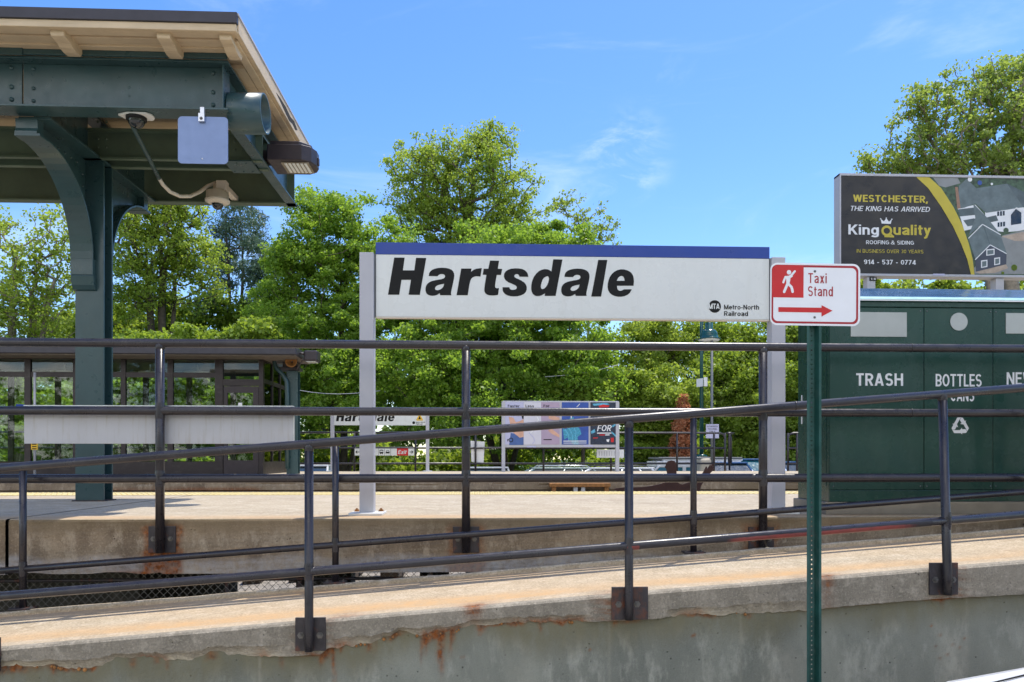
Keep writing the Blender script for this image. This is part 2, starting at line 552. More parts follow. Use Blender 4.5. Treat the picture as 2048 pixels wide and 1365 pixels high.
def thing(name, label, cat, loc, group=None):
    o = bpy.data.objects.new(name, None)
    COL.objects.link(o)
    o.location = loc
    o.empty_display_size = .1
    WL[o.name] = tuple(loc)
    return tag(o, label, cat, group)


def copy_tree(o, parent=None):
    c = o.copy()
    COL.objects.link(c)
    if parent:
        c.parent = parent
    WL[c.name] = WL.get(o.name, (0, 0, 0))
    for ch in list(o.children):
        copy_tree(ch, c)
    return c


# ------------------------------------------------------------------ lettering: a stroke alphabet, cap height 1
XH = .74


def arc(cx, cy, rx, ry, a0, a1, n=14):
    return [(cx + rx * math.cos(R(a0 + (a1 - a0) * i / n)), cy + ry * math.sin(R(a0 + (a1 - a0) * i / n))) for i in range(n + 1)]


def glyph(ch, v, h):
    """strokes and advance width of a letter; v, h are half the pen's width and height"""
    L = lambda *p: list(p)
    if ch == ' ':
        return [], .30
    if ch == 'H':
        w = .74; return [L((v, 0), (v, 1)), L((w - v, 0), (w - v, 1)), L((v, .52), (w - v, .52))], w
    if ch == 'T':
        w = .66; return [L((0, 1 - h), (w, 1 - h)), L((w / 2, 0), (w / 2, 1))], w
    if ch == 'I':
        return [L((v, 0), (v, 1))], 2 * v
    if ch == 'E':
        w = .60; return [L((v, 0), (v, 1)), L((v, h), (w, h)), L((v, 1 - h), (w, 1 - h)), L((v, .52), (w * .93, .52))], w
    if ch == 'F':
        w = .56; return [L((v, 0), (v, 1)), L((v, 1 - h), (w, 1 - h)), L((v, .50), (w * .92, .50))], w
    if ch == 'L':
        w = .56; return [L((v, 0), (v, 1)), L((v, h), (w, h))], w
    if ch == 'A':
        w = .78; return [L((v, 0), (w / 2 - v * .15, 1)), L((w - v, 0), (w / 2 + v * .15, 1)), L((w * .22, .28), (w * .78, .28))], w
    if ch == 'V':
        w = .74; return [L((v, 1), (w / 2 - v * .1, 0)), L((w - v, 1), (w / 2 + v * .1, 0))], w
    if ch == 'W':
        w = 1.06; return [L((v, 1), (w * .28, 0)), L((w * .5, 1), (w * .28, 0)), L((w * .5, 1), (w * .72, 0)), L((w - v, 1), (w * .72, 0))], w
    if ch == 'M':
        w = .88; return [L((v, 0), (v, 1)), L((w - v, 0), (w - v, 1)), L((v, 1), (w / 2, 0)), L((w - v, 1), (w / 2, 0))], w
    if ch == 'N':
        w = .74; return [L((v, 0), (v, 1)), L((w - v, 0), (w - v, 1)), L((v, 1), (w - v, 0))], w
    if ch == 'K':
        w = .72; return [L((v, 0), (v, 1)), L((v, .34), (w - v, 1)), L((w * .40, .56), (w - v, 0))], w
    if ch == 'Y':
        w = .72; return [L((w / 2, 0), (w / 2, .45)), L((v, 1), (w / 2, .40)), L((w - v, 1), (w / 2, .40))], w
    if ch == 'X':
        w = .70; return [L((v, 0), (w - v, 1)), L((w - v, 0), (v, 1))], w
    if ch == 'Z':
        w = .64; return [L((0, 1 - h), (w, 1 - h)), L((0, h), (w, h)), L((v, h), (w - v, 1 - h))], w
    if ch in 'OQ0':
        w = .80 if ch != '0' else .60
        g = [arc(w / 2, .5, w / 2 - v, .5 - h, 0, 360, 28)]
        if ch == 'Q':
            g.append(L((w * .58, .25), (w * .93, -.04)))
        return g, w
    if ch == 'C':
        w = .74; return [arc(w / 2, .5, w / 2 - v, .5 - h, 42, 318, 24)], w
    if ch == 'G':
        w = .78; return [arc(w / 2, .5, w / 2 - v, .5 - h, 42, 350, 24), L((w - v, 0.08), (w - v, .50)), L((w * .52, .48), (w, .48))], w
    if ch == 'D':
        w = .74; return [L((v, 0), (v, 1)), L((v, 1 - h), (w * .42, 1 - h)), L((v, h), (w * .42, h)), arc(w * .42, .5, w * .58 - v, .5 - h, 90, -90, 18)], w
    if ch in 'PRB':
        w = .68
        g = [L((v, 0), (v, 1)), L((v, 1 - h), (w * .5, 1 - h)), L((v, .47), (w * .5, .47)), arc(w * .5, (1 - h + .47) / 2, w * .5 - v, (1 - h - .47) / 2, 90, -90, 14)]
        if ch == 'R':
            g.append(L((w * .48, .47), (w - v, 0)))
        if ch == 'B':
            g += [L((v, h), (w * .52, h)), arc(w * .52, (h + .47) / 2, w * .50 - v, (.47 - h) / 2, 90, -90, 14)]
        return g, w
    if ch == 'S':
        w = .68; c = w / 2; rx = w / 2 - v; ry = (.5 - h) / 2 + .01
        return [arc(c, .5 + ry - .01, rx, ry, 28, 270, 16)[:-1] + arc(c, .5 - ry + .01, rx, ry, 90, -152, 16)], w
    if ch == 'U':
        w = .72; return [L((v, .3), (v, 1)), L((w - v, .3), (w - v, 1)), arc(w / 2, .32, w / 2 - v, .32 - h, 180, 360, 16)], w
    if ch == '&':
        w = .76; return [L((w - v, 0), (w * .22, .72)), arc(w * .40, .76, .17, .24 - h, 180, -30, 12), L((w * .55, .62), (w * .2, .42)), arc(w * .36, .26, .36 * w / .76, .26 - h, 110, 300, 12), L((w * .50, .05), (w - v, .48))], w
    if ch == '-':
        return [L((.02, .38), (.34, .38))], .36
    if ch == ',':
        return [L((.12, .18), (.04, -.16))], .2
    if ch == '1':
        w = .40; return [L((w - v, 0), (w - v, 1)), L((0.02, .78), (w - v, .86))], w
    if ch == '3':
        w = .58; return [arc(w / 2, .74, w / 2 - v, .26 - h, 150, -90, 14), arc(w / 2, .27, w / 2 - v, .27 - h, 90, -150, 14)], w
    if ch == '4':
        w = .62; return [L((w * .72, 0), (w * .72, 1)), L((0, .24), (w, .24)), L((v, .24), (w * .70, 1))], w
    if ch == '5':
        w = .58; return [L((w * .16, 1 - h), (w * .92, 1 - h)), L((w * .16, .45), (w * .20, 1)), arc(w / 2, .32, w / 2 - v, .32 - h, 140, -150, 18)], w
    if ch == '7':
        w = .56; return [L((0, 1 - h), (w, 1 - h)), L((w * .25, 0), (w - v, 1))], w
    if ch == '8':
        w = .58; return [arc(w / 2, .75, w / 2 - v * 1.1, .25 - h, 0, 360, 20), arc(w / 2, .265, w / 2 - v, .265 - h, 0, 360, 20)], w
    if ch == '9':
        w = .58; return [arc(w / 2, .68, w / 2 - v, .32 - h, 0, 360, 22), arc(w / 2, .34, w / 2 - v, .34 - h, 0, -140, 12), L((w - v, .34), (w - v, .7))], w
    # lower case
    if ch == 'a':
        w = .58; return [arc(w * .47, XH - .21, w * .53 - v, .21 - h, 165, 0, 12), L((w - v, 0), (w - v, XH - .2)),
                         [(w - v, XH * .56), (w * .52, XH * .54)] + arc(w * .42, XH * .275, w * .42 - v, XH * .275 - h, 95, 300, 12) + [(w - v, XH * .26)]], w
    if ch in 'dgq':
        w = .62; g = [arc(w * .48, XH / 2, w * .48 - v, XH / 2 - h, 0, 360, 24)]
        if ch == 'd':
            g.append(L((w - v, 0), (w - v, 1)))
        else:
            g += [L((w - v, -.05), (w - v, XH)), arc(w * .47, -.05, w * .53 - v, .20 - h, 0, -160, 10)]
        return g, w
    if ch == 'e':
        w = .60; return [arc(w / 2, XH / 2, w / 2 - v, XH / 2 - h, 0, 322, 24), L((v * .8, XH / 2 + h * .1), (w, XH / 2 + h * .1))], w
    if ch in 'hnu':
        w = .58
        if ch == 'u':
            return [L((v, .25), (v, XH)), L((w - v, 0), (w - v, XH)), arc(w / 2, .26, w / 2 - v, .26 - h, 180, 360, 14)], w
        return [L((v, 0), (v, 1 if ch == 'h' else XH)), L((w - v, 0), (w - v, XH - .25)), arc(w / 2, XH - .26, w / 2 - v, .26 - h, 180, 0, 14)], w
    if ch in 'il':
        g = [L((v, 0), (v, XH if ch == 'i' else 1))]
        if ch == 'i':
            g.append(L((v, .85), (v, 1)))
        return g, 2 * v
    if ch == 'k':
        w = .56; return [L((v, 0), (v, 1)), L((v, .22), (w - v, XH)), L((w * .40, .40), (w - v, 0))], w
    if ch == 'o':
        w = .62; return [arc(w / 2, XH / 2, w / 2 - v, XH / 2 - h, 0, 360, 24)], w
    if ch == 'r':
        w = .42; return [L((v, 0), (v, XH)), arc(w * .98, XH - .29, w * .98 - v, .29 - h, 180, 85, 9)], w
    if ch == 's':
        w = .55; c = w / 2; rx = w / 2 - v; ry = (XH / 2 - h) / 2 + .005
        return [arc(c, XH / 2 + ry - .005, rx, ry, 30, 270, 14)[:-1] + arc(c, XH / 2 - ry + .005, rx, ry, 90, -152, 14)], w
    if ch == 't':
        w = .36; return [L((w * .18 + v, .17), (w * .18 + v, .95)), L((0, XH - h), (w, XH - h)), arc(w * .18 + v + .15, .17, .15, .17 - h, 180, 262, 7)], w
    if ch == 'c':
        w = .56; return [arc(w / 2, XH / 2, w / 2 - v, XH / 2 - h, 45, 315, 20)], w
    if ch == 'x':
        w = .54; return [L((v, 0), (w - v, XH)), L((w - v, 0), (v, XH))], w
    if ch == 'y':
        w = .56; return [L((v, XH), (w * .52, .02)), L((w - v, XH), (w * .30, -.27)), L((.02, -.24), (w * .34, -.24))], w
    return [], .4


def lay(mb, pts, v, h, fn, mi=0):
    """one pen stroke as a strip of faces; fn maps (u, w) to space"""
    closed = len(pts) > 4 and abs(pts[0][0] - pts[-1][0]) < 1e-6 and abs(pts[0][1] - pts[-1][1]) < 1e-6
    n = len(pts)
    L_, R_ = [], []
    if n == 2:
        (x0, y0), (x1, y1) = pts
        dx, dy = x1 - x0, y1 - y0
        if abs(dy) >= abs(dx) * .8:
            k = v * math.sqrt(1 + (dx / dy) ** 2)
            sgn = 1 if dy > 0 else -1
            off = [(-k * sgn, 0)] * 2
        else:
            k = h * math.sqrt(1 + (dy / dx) ** 2)
            sgn = 1 if dx > 0 else -1
            off = [(0, k * sgn)] * 2
    else:
        off = []
        for i in range(n):
            a = pts[(i - 1) if i else (n - 2 if closed else 0)]
            b = pts[(i + 1) if i < n - 1 else (1 if closed else n - 1)]
            dx, dy = b[0] - a[0], b[1] - a[1]
            q = math.hypot(dx, dy) or 1
            off.append((-dy / q * v, dx / q * h))
    for p, o in zip(pts, off):
        L_.append(fn(p[0] + o[0], p[1] + o[1]))
        R_.append(fn(p[0] - o[0], p[1] - o[1]))
    vs_ = L_ + R_
    mb.add(vs_, [(i, n + i, n + i + 1, i + 1) for i in range(n - 1)], mi)


class Writer:
    """flat lettering on an upright plane that looks toward -Y; strokes step forward by 0.1 mm so none share a plane"""

    def __init__(s, y):
        s.mb, s.y, s.k = MB(), y, 0

    def fn(s, x0, z0, sx, sz, shear):
        s.k += 1
        yy = s.y - .00012 * (s.k % 9)
        return lambda u, w: (x0 + (u + w * shear) * sx, yy, z0 + w * sz)

    def text(s, txt, x0, x1, z0, cap, v=.09, h=.075, shear=0.0, gap=.13, mi=0):
        adv, gl = 0, []
        for ch in txt:
            g, w = glyph(ch, v, h)
            gl.append((g, adv))
            adv += w + gap
        adv -= gap
        sx = (x1 - x0) / (adv + max(0, shear) * .9)
        for g, a in gl:
            for st in g:
                f = s.fn(x0 + a * sx, z0, sx, cap, shear)
                lay(s.mb, st, v, h, f, mi)
        return s

    def line(s, pts, wdt, mi=0):
        f = s.fn(0, 0, 1, 1, 0)
        if len(pts) == 2:                       # free direction, square ends
            (a, b), (c, d) = pts
            q = math.hypot(c - a, d - b)
            nx, nz = -(d - b) / q * wdt / 2, (c - a) / q * wdt / 2
            s.mb.add([f(a + nx, b + nz), f(a - nx, b - nz), f(c - nx, d - nz), f(c + nx, d + nz)], [(0, 1, 2, 3)], mi)
        else:
            lay(s.mb, pts, wdt / 2, wdt / 2, f, mi)
        return s

    def capsule(s, pts, wdt, mi=0):
        for a, b in zip(pts[:-1], pts[1:]):
            s.line([a, b], wdt, mi)
        for p in pts:
            s.disc(p, wdt / 2, mi)
        return s

    def disc(s, c, r, mi=0, n=16, rz=None):
        s.k += 1
        s.mb.flat([(c[0] + r * math.cos(2 * math.pi * i / n), c[1] + (rz or r) * math.sin(2 * math.pi * i / n)) for i in range(n)], s.y - .00012 * (s.k % 9), mi)
        return s

    def poly(s, pts, mi=0, up=None):
        s.k += 1
        s.mb.flat(pts, s.y - (.00012 * (s.k % 9) if up is None else up), mi)
        return s

    def rect(s, x0, x1, z0, z1, mi=0, up=None):
        return s.poly([(x0, z0), (x1, z0), (x1, z1), (x0, z1)], mi, up)

    def build(s, name, mats, parent):
        return s.mb.build(name, mats, parent, fix=False)


def rrect(x0, x1, z0, z1, r, n=6):
    out = []
    for cx, cz, a in ((x1 - r, z1 - r, 0), (x0 + r, z1 - r, 90), (x0 + r, z0 + r, 180), (x1 - r, z0 + r, 270)):
        out += [(cx + r * math.cos(R(a + 90 * i / n)), cz + r * math.sin(R(a + 90 * i / n))) for i in range(n + 1)]
    return out


def outline(mb_, loops, fn, mi=0):
    """fill outlines (with holes) given as point lists; fn maps a point to space"""
    cu = bpy.data.curves.new('outline', 'CURVE')
    cu.dimensions = '2D'
    cu.fill_mode = 'FRONT'
    for lp in loops:
        sp_ = cu.splines.new('POLY')
        sp_.points.add(len(lp) - 1)
        for pt, q in zip(sp_.points, lp):
            pt.co = (q[0] * .01, q[1] * -.01, 0, 1)
        sp_.use_cyclic_u = True
    ob = bpy.data.objects.new('outline', cu)
    me = ob.to_mesh()
    vs_ = [fn(v.co.x * 100, v.co.y * -100) for v in me.vertices]
    fs = [tuple(p.vertices) for p in me.polygons]
    ob.to_mesh_clear()
    bpy.data.objects.remove(ob)
    bpy.data.curves.remove(cu)
    mb_.add(vs_, fs, mi)


def chaikin(lp, keep):
    """round the outline except at the listed corners"""
    out = []
    n = len(lp)
    for i in range(n):
        p, a, b = lp[i], lp[i - 1], lp[(i + 1) % n]
        if i in keep:
            out.append(p)
        else:
            out.append((p[0] * .75 + a[0] * .25, p[1] * .75 + a[1] * .25))
            out.append((p[0] * .75 + b[0] * .25, p[1] * .75 + b[1] * .25))
    return out


A1 = [(517, 330), (520, 308), (540, 290), (580, 281), (625, 283), (655, 296), (666, 320), (662, 352), (650, 405), (645, 430), (648, 442), (583, 442), (580, 430), (560, 443), (530, 446), (505, 436), (496, 410), (503, 380), (525, 362), (560, 353), (600, 347), (613, 335), (608, 321), (590, 317), (575, 322), (568, 331)]
A2 = [(606, 375), (575, 381), (557, 390), (551, 405), (562, 414), (585, 409), (602, 393)]
NAME = [
    [[(317, 223), (377, 223), (367, 297), (433, 297), (443, 224), (502, 225), (465, 440), (400, 439), (414, 352), (359, 352), (346, 439), (281, 439)]],
    [chaikin(A1, (0, 10, 11, 12, 25)), chaikin(A2, (0,))],
    [chaikin([(705, 286), (765, 286), (762, 305), (785, 288), (825, 283), (817, 333), (790, 330), (766, 340), (755, 365), (743, 442), (678, 442)], (0, 1, 2, 4, 5, 9, 10))],
    [chaikin([(873, 239), (926, 240), (918, 287), (944, 288), (937, 323), (912, 323), (903, 375), (902, 396), (912, 402), (925, 400), (920, 440), (895, 444), (860, 442), (840, 425), (840, 395), (852, 323), (830, 322), (836, 287), (863, 287)], (0, 1, 2, 3, 4, 5, 9, 10, 15, 16, 17, 18))],
    [chaikin([(1097, 334), (1092, 310), (1070, 290), (1030, 283), (985, 288), (957, 308), (953, 338), (970, 362), (1010, 378), (1030, 390), (1028, 405), (1010, 412), (990, 408), (985, 395), (946, 395), (947, 420), (965, 440), (1000, 450), (1045, 447), (1080, 430), (1090, 400), (1080, 372), (1050, 352), (1020, 340), (1012, 328), (1025, 317), (1040, 320), (1045, 333)], (0, 13, 14, 27))],
    [chaikin([(1243, 231), (1297, 232), (1257, 446), (1192, 446), (1195, 430), (1170, 446), (1140, 448), (1118, 430), (1112, 395), (1122, 345), (1150, 305), (1185, 288), (1215, 290), (1232, 303)], (0, 1, 2, 3, 4, 13)), chaikin([(1205, 330), (1183, 343), (1172, 375), (1169, 397), (1178, 408), (1196, 400), (1212, 375), (1219, 345), (1214, 331)], ())],
    [[(x + 792, y + 4) for x, y in chaikin(A1, (0, 10, 11, 12, 25))], [(x + 792, y + 4) for x, y in chaikin(A2, (0,))]],
    [[(1508, 234), (1562, 234), (1525, 450), (1467, 450)]],
    [chaikin([(1717, 386), (1720, 350), (1712, 318), (1690, 298), (1650, 287), (1610, 297), (1580, 325), (1565, 365), (1563, 405), (1580, 435), (1615, 451), (1655, 451), (1690, 436), (1707, 407), (1660, 407), (1650, 414), (1635, 417), (1622, 409), (1618, 386)], (0, 13, 14, 18)), chaikin([(1617, 357), (1628, 335), (1647, 326), (1660, 335), (1665, 357)], (0, 4))],
]


def station_name(mb_, x0, x1, z0, cap, y):
    for lt in NAME:
        def fn(u, v):
            v2 = v - (u - 281) * .0093
            return (x0 + (u - 281) / (1720 - 281) * (x1 - x0), y, z0 + (439 - v2) / 216 * cap)
        outline(mb_, lt, fn)


rnd = random.Random(7)
nrg = np.random.default_rng(11)


def vnoise(x, seed, f):
    """smooth 1-D value noise"""
    r_ = np.random.default_rng(seed).random(4096)
    t = np.asarray(x) * f + 1000
    i = np.floor(t).astype(int)
    u = t - i
    u = u * u * (3 - 2 * u)
    return r_[i % 4096] * (1 - u) + r_[(i + 1) % 4096] * u


def sstep(a, b, x):
    t = np.clip((x - a) / (b - a), 0, 1)
    return t * t * (3 - 2 * t)


def grid_mesh(name, V, mat, parent, attrs=None, loc=(0, 0, 0), smooth=False, matidx=None, mats=None):
    """V: (nu, nv, 3) world points -> mesh of quads with optional per-vertex stain maps"""
    nu, nv = V.shape[:2]
    o0 = WL.get(parent.name, (0, 0, 0)) if parent else loc
    va = V.reshape(-1, 3) - np.array(o0)
    idx = np.arange(nu * nv).reshape(nu, nv)
    q = np.stack([idx[:-1, :-1], idx[1:, :-1], idx[1:, 1:], idx[:-1, 1:]], -1).reshape(-1, 4)
    me = bpy.data.meshes.new(name)
    me.from_pydata(va.tolist(), [], q.tolist())
    for m in (mats or [mat]):
        me.materials.append(m)
    if matidx is not None:
        me.polygons.foreach_set('material_index', np.broadcast_to(matidx, (nu - 1, nv - 1)).reshape(-1).astype(np.int32))
    me.polygons.foreach_set('use_smooth', [smooth] * len(q))
    for k, a in (attrs or {}).items():
        at = me.attributes.new(k, 'FLOAT', 'POINT')
        at.data.foreach_set('value', np.clip(a, 0, 1).astype(np.float32).reshape(-1))
    o = bpy.data.objects.new(name, me)
    COL.objects.link(o)
    if parent:
        o.parent = parent
    else:
        o.location = loc
    WL[o.name] = o0
    return o


# ================================================================== SETTING
GZ = -1.75
PLAT = -.436                                  # platform level below the eye
mb = MB()
mb.add([(-400, -60, GZ), (400, -60, GZ), (400, 700, GZ), (-400, 700, GZ)], [(0, 1, 2, 3)])
tag(mb.build('ground', M['grass']), 'wide grassy ground under the whole place', None, None, 'structure')
mb = MB()
mb.add([(-40, -16, GZ + .004), (40, -16, GZ + .004), (40, 4.2, GZ + .004), (-40, 4.2, GZ + .004)], [(0, 1, 2, 3)])
tag(mb.build('street', M['street']), 'pale worn street in front of the ramp', None, None, 'structure')
mb = MB()
mb.add([(-40, 25, GZ + .004), (40, 25, GZ + .004), (40, 31, GZ + .004), (-40, 31, GZ + .004)], [(0, 1, 2, 3)])
tag(mb.build('parking_lot', M['asphalt']), 'asphalt parking lot behind the far platform', None, None, 'structure')
# track bed
gx, gy = np.meshgrid(np.linspace(-30, 30, 240), np.linspace(5.4, 17.2, 60), indexing='ij')
gz = GZ + .09 + .05 * (np.random.default_rng(3).random(gx.shape) - .5)
o = grid_mesh('track_bed', np.stack([gx, gy, gz], -1), M['ballast'], None)
tag(o, 'stone ballast bed between the platforms', None, None, 'structure')
for ty, lab in ((11.3, 'near railway track beside the sunlit platform edge'), (15.3, 'far railway track below the opposite platform')):
    t = thing('railway_track', lab, 'railway track', (0, ty, GZ + .1), 'railway tracks')
    for dy in (-.72, .72):
        m_ = MB()
        m_.prism([(ty + dy - .07, GZ + .24), (ty + dy + .07, GZ + .24), (ty + dy + .07, GZ + .255), (ty + dy + .012, GZ + .27), (ty + dy + .012, GZ + .35), (ty + dy + .036, GZ + .36), (ty + dy + .036, GZ + .40), (ty + dy - .036, GZ + .40), (ty + dy - .036, GZ + .36), (ty + dy - .012, GZ + .35), (ty + dy - .012, GZ + .27), (ty + dy - .07, GZ + .255)], 'x', -30, 30)
        m_.build('rail', M['steelrail'], t)
    m_ = MB().box(-.12, .12, ty - 1.3, ty + 1.3, GZ + .08, GZ + .24)
    tie = m_.build('tie', M['tie'], t)
    for i in range(-24, 25):
        if i:
            c = tie.copy(); COL.objects.link(c); c.parent = t; c.location.x += i * .6

# ================================================================== RAMP
YF, YW, YC, YB = 4.20, 4.232, 5.25, 5.282       # lip face, wall face, rear kerb face, back
xs = np.arange(-4.6, 6.2, .014)
topx = np.array([X(p, YF) for p in (-500, 0, 655, 1216, 2048, 2500)])
topz = np.array([Z(p, q, YF) for p, q in ((-500, 1339), (0, 1298), (655, 1241), (1216, 1192), (2048, 1124), (2500, 1087))])
zt = np.interp(xs, topx, topz)
LOW = [(-500, 1375), (0, 1339), (103, 1334), (190, 1337), (240, 1323), (342, 1324), (420, 1316), (582, 1313), (640, 1310), (655, 1297), (740, 1288), (805, 1272), (850, 1268), (908, 1272), (942, 1257), (1045, 1249), (1130, 1247), (1216, 1243), (1290, 1240), (1348, 1235), (1450, 1229), (1580, 1226), (1690, 1213), (1861, 1199), (2048, 1189), (2500, 1152)]
zl = np.interp(xs, [X(p, YF) for p, q in LOW], [Z(p, q, YF) for p, q in LOW])
pxs = np.interp(xs, [X(p, YF) for p in range(-600, 2700, 50)], list(range(-600, 2700, 50)))
spall = np.maximum.reduce([sstep(-60, 0, pxs) * sstep(600, 520, pxs), sstep(650, 680, pxs) * sstep(1190, 1150, pxs), sstep(1320, 1360, pxs) * sstep(1660, 1560, pxs) * .8])
jag = (vnoise(xs, 1, 9) - .5) * .022 + (vnoise(xs, 2, 28) - .5) * .018 + (vnoise(xs, 3, 70) - .5) * .010
zl = zl + jag * spall + .004 * (vnoise(xs, 5, 40) - .5)
ramp = thing('concrete_ramp', 'weathered concrete ramp with spalled rust-stained edge rising to the right', 'ramp', (0, YF, GZ))
prof = []
nl = 18
for i in range(nl + 1):                        # lip face from its broken lower edge up
    f = i / nl
    prof.append(('lip', f))
rows_y, rows_z, rows_f = [], [], []
cut = spall * (.018 + .03 * vnoise(xs, 8, 6))  # how far the broken edge is eaten back
rows_y.append(np.full_like(xs, YW + .01)); rows_z.append(zl + .004)
for i in range(nl + 1):
    f = i / nl
    zz = zl + (zt - .012 - zl) * f
    back = cut * np.clip(1 - f / (.28 + .12 * vnoise(xs, 21, 7)), 0, 1) ** .6
    back = back + .004 * (vnoise(xs * 1.0 + i * 3.1, 31, 30) - .5) * spall * (f < .4)
    rows_y.append(YF + back); rows_z.append(zz)
rows_y.append(np.full_like(xs, YF + .012)); rows_z.append(zt - .002)
rows_y.append(np.full_like(xs, YF + .045)); rows_z.append(zt + .004)
for k in range(1, 26):
    rows_y.append(np.full_like(xs, YF + .045 + (YC - YF - .045) * k / 25)); rows_z.append(zt + .004 + .002 * (vnoise(xs + k, 50 + k, 5) - .5))
kh = .035 + .006 * (vnoise(xs, 77, 4) - .5)
rows_y += [np.full_like(xs, YC + .003), np.full_like(xs, YC + .012), np.full_like(xs, YB), np.full_like(xs, YB)]
rows_z += [zt + kh - .006, zt + kh, zt + kh, zt - .3]
V = np.stack([np.broadcast_to(xs, (len(rows_y), len(xs))), np.array(rows_y), np.array(rows_z)], -1).transpose(1, 0, 2)
rust = np.zeros(V.shape[:2]); pale = np.zeros(V.shape[:2]); tan = np.zeros(V.shape[:2]); moss = np.zeros(V.shape[:2])
fr = np.concatenate([[0], np.linspace(0, 1, nl + 1)])
for j in range(nl + 2):
    low = np.clip(1 - fr[j] / (.25 + .2 * vnoise(xs, 91, 8)), 0, 1) * spall
    pale[:, j] = low * (.5 + .8 * sstep(.4, .7, vnoise(xs, 92, 6)))
    rust[:, j] = low * sstep(.50, .75, vnoise(xs, 93, 5)) * 1.2
for pc, wpx in ((618, 45), (1258, 55), (1892, 45)):
    for j in range(nl + 3):
        rust[:, j] += .75 * np.exp(-((pxs - pc + (25 if pc == 1258 else -8)) / wpx) ** 2 * 2) * sstep(.25, .65, vnoise(xs + j * .05, 12, 14))
for pc, a in ((950, .9), (1655, .8), (940, .4)):
    for j in range(nl + 4):
        rust[:, j] += a * np.exp(-((pxs - pc) / 13) ** 2) * (.4 + .6 * (j > nl - 4))
for k in range(26):
    j = nl + 3 + k
    f = k / 25
    fro = np.exp(-((f - .12 - .10 * vnoise(xs, 61, 2)) / .14) ** 2)
    bak = np.exp(-((f - .93) / .12) ** 2)
    tan[:, j] = (.85 * fro * (.45 + .9 * vnoise(xs, 62, 1.3)) + .5 * bak * (.4 + vnoise(xs, 63, 1.7)) + .25 * vnoise(xs + f * 3, 64, 1.1)) * (1.25 - .35 * sstep(300, 1900, pxs))
    if f < .12:
        tan[:, j] *= .6
        pale[:, j] = .12
    for pc in (690, 1235, 950, 1655):
        rust[:, j] += .55 * np.exp(-((pxs - pc) / 40) ** 2) * np.exp(-(f / .10) ** 2)
mi = np.array([0] * (nl + 3) + [1] * 26 + [1] * 4)[:V.shape[1] - 1]
grid_mesh('ramp_slab', V, None, ramp, dict(rust=rust, pale=pale, tan=tan, moss=moss), mats=[M['c_lip'], M['c_top']], matidx=mi[None, :])
# wall under the lip
zs_n = 70
fz = np.linspace(0, 1, zs_n) ** 1.0
Vw = np.zeros((len(xs), zs_n, 3))
Vw[..., 0] = xs[:, None]
Vw[..., 1] = YW
zb = -1.45
ztopw = zl + .03
Vw[..., 2] = zb + (ztopw[:, None] - zb) * fz[None, :]
Vw[..., 1] += .004 * (vnoise(xs, 33, 2)[:, None] - .5)
dep = ztopw[:, None] - Vw[..., 2] - .03          # below the lip
rust = np.zeros(dep.shape)
wob = (vnoise(Vw[..., 2], 41, 9) - .5) * .012
for pc, wd_, ln, am in ((880, .022, .26, 1.0), (868, .045, .05, 1.0), (850, .02, .12, .8), (842, .012, .2, .45), (650, .030, .07, .9), (664, .011, .30, .75), (640, .012, .09, .7), (680, .012, .04, .8), (736, .016, .06, .8), (748, .006, .11, .5), (906, .010, .07, .6), (1258, .07, .03, .7), (1885, .075, .022, 1.0), (1888, .19, .012, .8), (1230, .014, .05, .7), (618, .07, .02, .9), (330, .012, .06, .6), (20, .12, .05, .9), (130, .10, .025, .9), (180, .02, .03, .9), (260, .02, .05, .5), (310, .02, .03, .5), (1000, .10, .016, .8), (1120, .06, .014, .8), (1390, .07, .02, .8), (1660, .25, .012, .5), (1760, .2, .010, .5), (1960, .25, .010, .5), (790, .05, .03, .8), (960, .03, .05, .8), (1030, .05, .03, .9), (1080, .012, .07, .7), (100, .02, .06, .7), (420, .03, .03, .6), (560, .012, .09, .5), (1420, .05, .03, .7), (1500, .02, .04, .6), (900, .010, .16, .8), (1890, .010, .07, .7)):
    xx = X(pc, YF)
    rust += 1.15 * am * np.exp(-((Vw[..., 0] - xx + wob * (1 + dep * 6)) / (wd_ * (1 - .35 * np.clip(dep / ln, 0, 1)))) ** 2) * sstep(ln * 1.15, ln * .35, dep)
for pc, qc in ((1862, 1252), (1880, 1271), (1928, 1278), (1872, 1293), (1907, 1290), (1920, 1296), (1895, 1310), (1880, 1317), (1390, 1270), (1386, 1272), (960, 1270), (925, 1315), (1180, 1300)):
    rust += .9 * np.exp(-(((Vw[..., 0] - X(pc, YW)) ** 2 + (Vw[..., 2] - Z(pc, qc, YW)) ** 2) / .008 ** 2))
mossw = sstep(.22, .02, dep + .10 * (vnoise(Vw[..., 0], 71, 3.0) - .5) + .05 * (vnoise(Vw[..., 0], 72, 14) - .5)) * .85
palew = .35 * sstep(.6, .9, vnoise(Vw[..., 0], 81, 4)) * sstep(.1, .3, dep)
for pc in (520, 1480, 1220, 1935):
    palew += .4 * np.exp(-((Vw[..., 0] - X(pc, YW)) / .004) ** 2)
grid_mesh('ramp_wall', Vw, M['c_wall'], ramp, dict(rust=rust, pale=palew, moss=mossw))
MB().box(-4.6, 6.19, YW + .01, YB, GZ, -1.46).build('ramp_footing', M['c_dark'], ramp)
m_ = MB()
nB = 30
for i in range(nB):                             # rebar ends and crumbs of broken concrete along the edge
    p = rnd.choice([rnd.uniform(10, 200), rnd.uniform(690, 1150), rnd.uniform(690, 1150), rnd.uniform(1350, 1560)])
    xx = X(p, YF); zz = float(np.interp(xx, xs, zl))
    s_ = rnd.uniform(.004, .012)
    m_.lathe([(.001, -s_), (s_ * .8, -s_ * .5), (s_, 0), (s_ * .7, s_ * .6), (.001, s_)], (xx, YF + .012 + rnd.uniform(0, .015), zz - s_ * .3), 6, 'z', 0, False)
tag(m_.build('broken_edge_crumbs', M['gold_rust'], ramp), None, None, None, 'stuff')


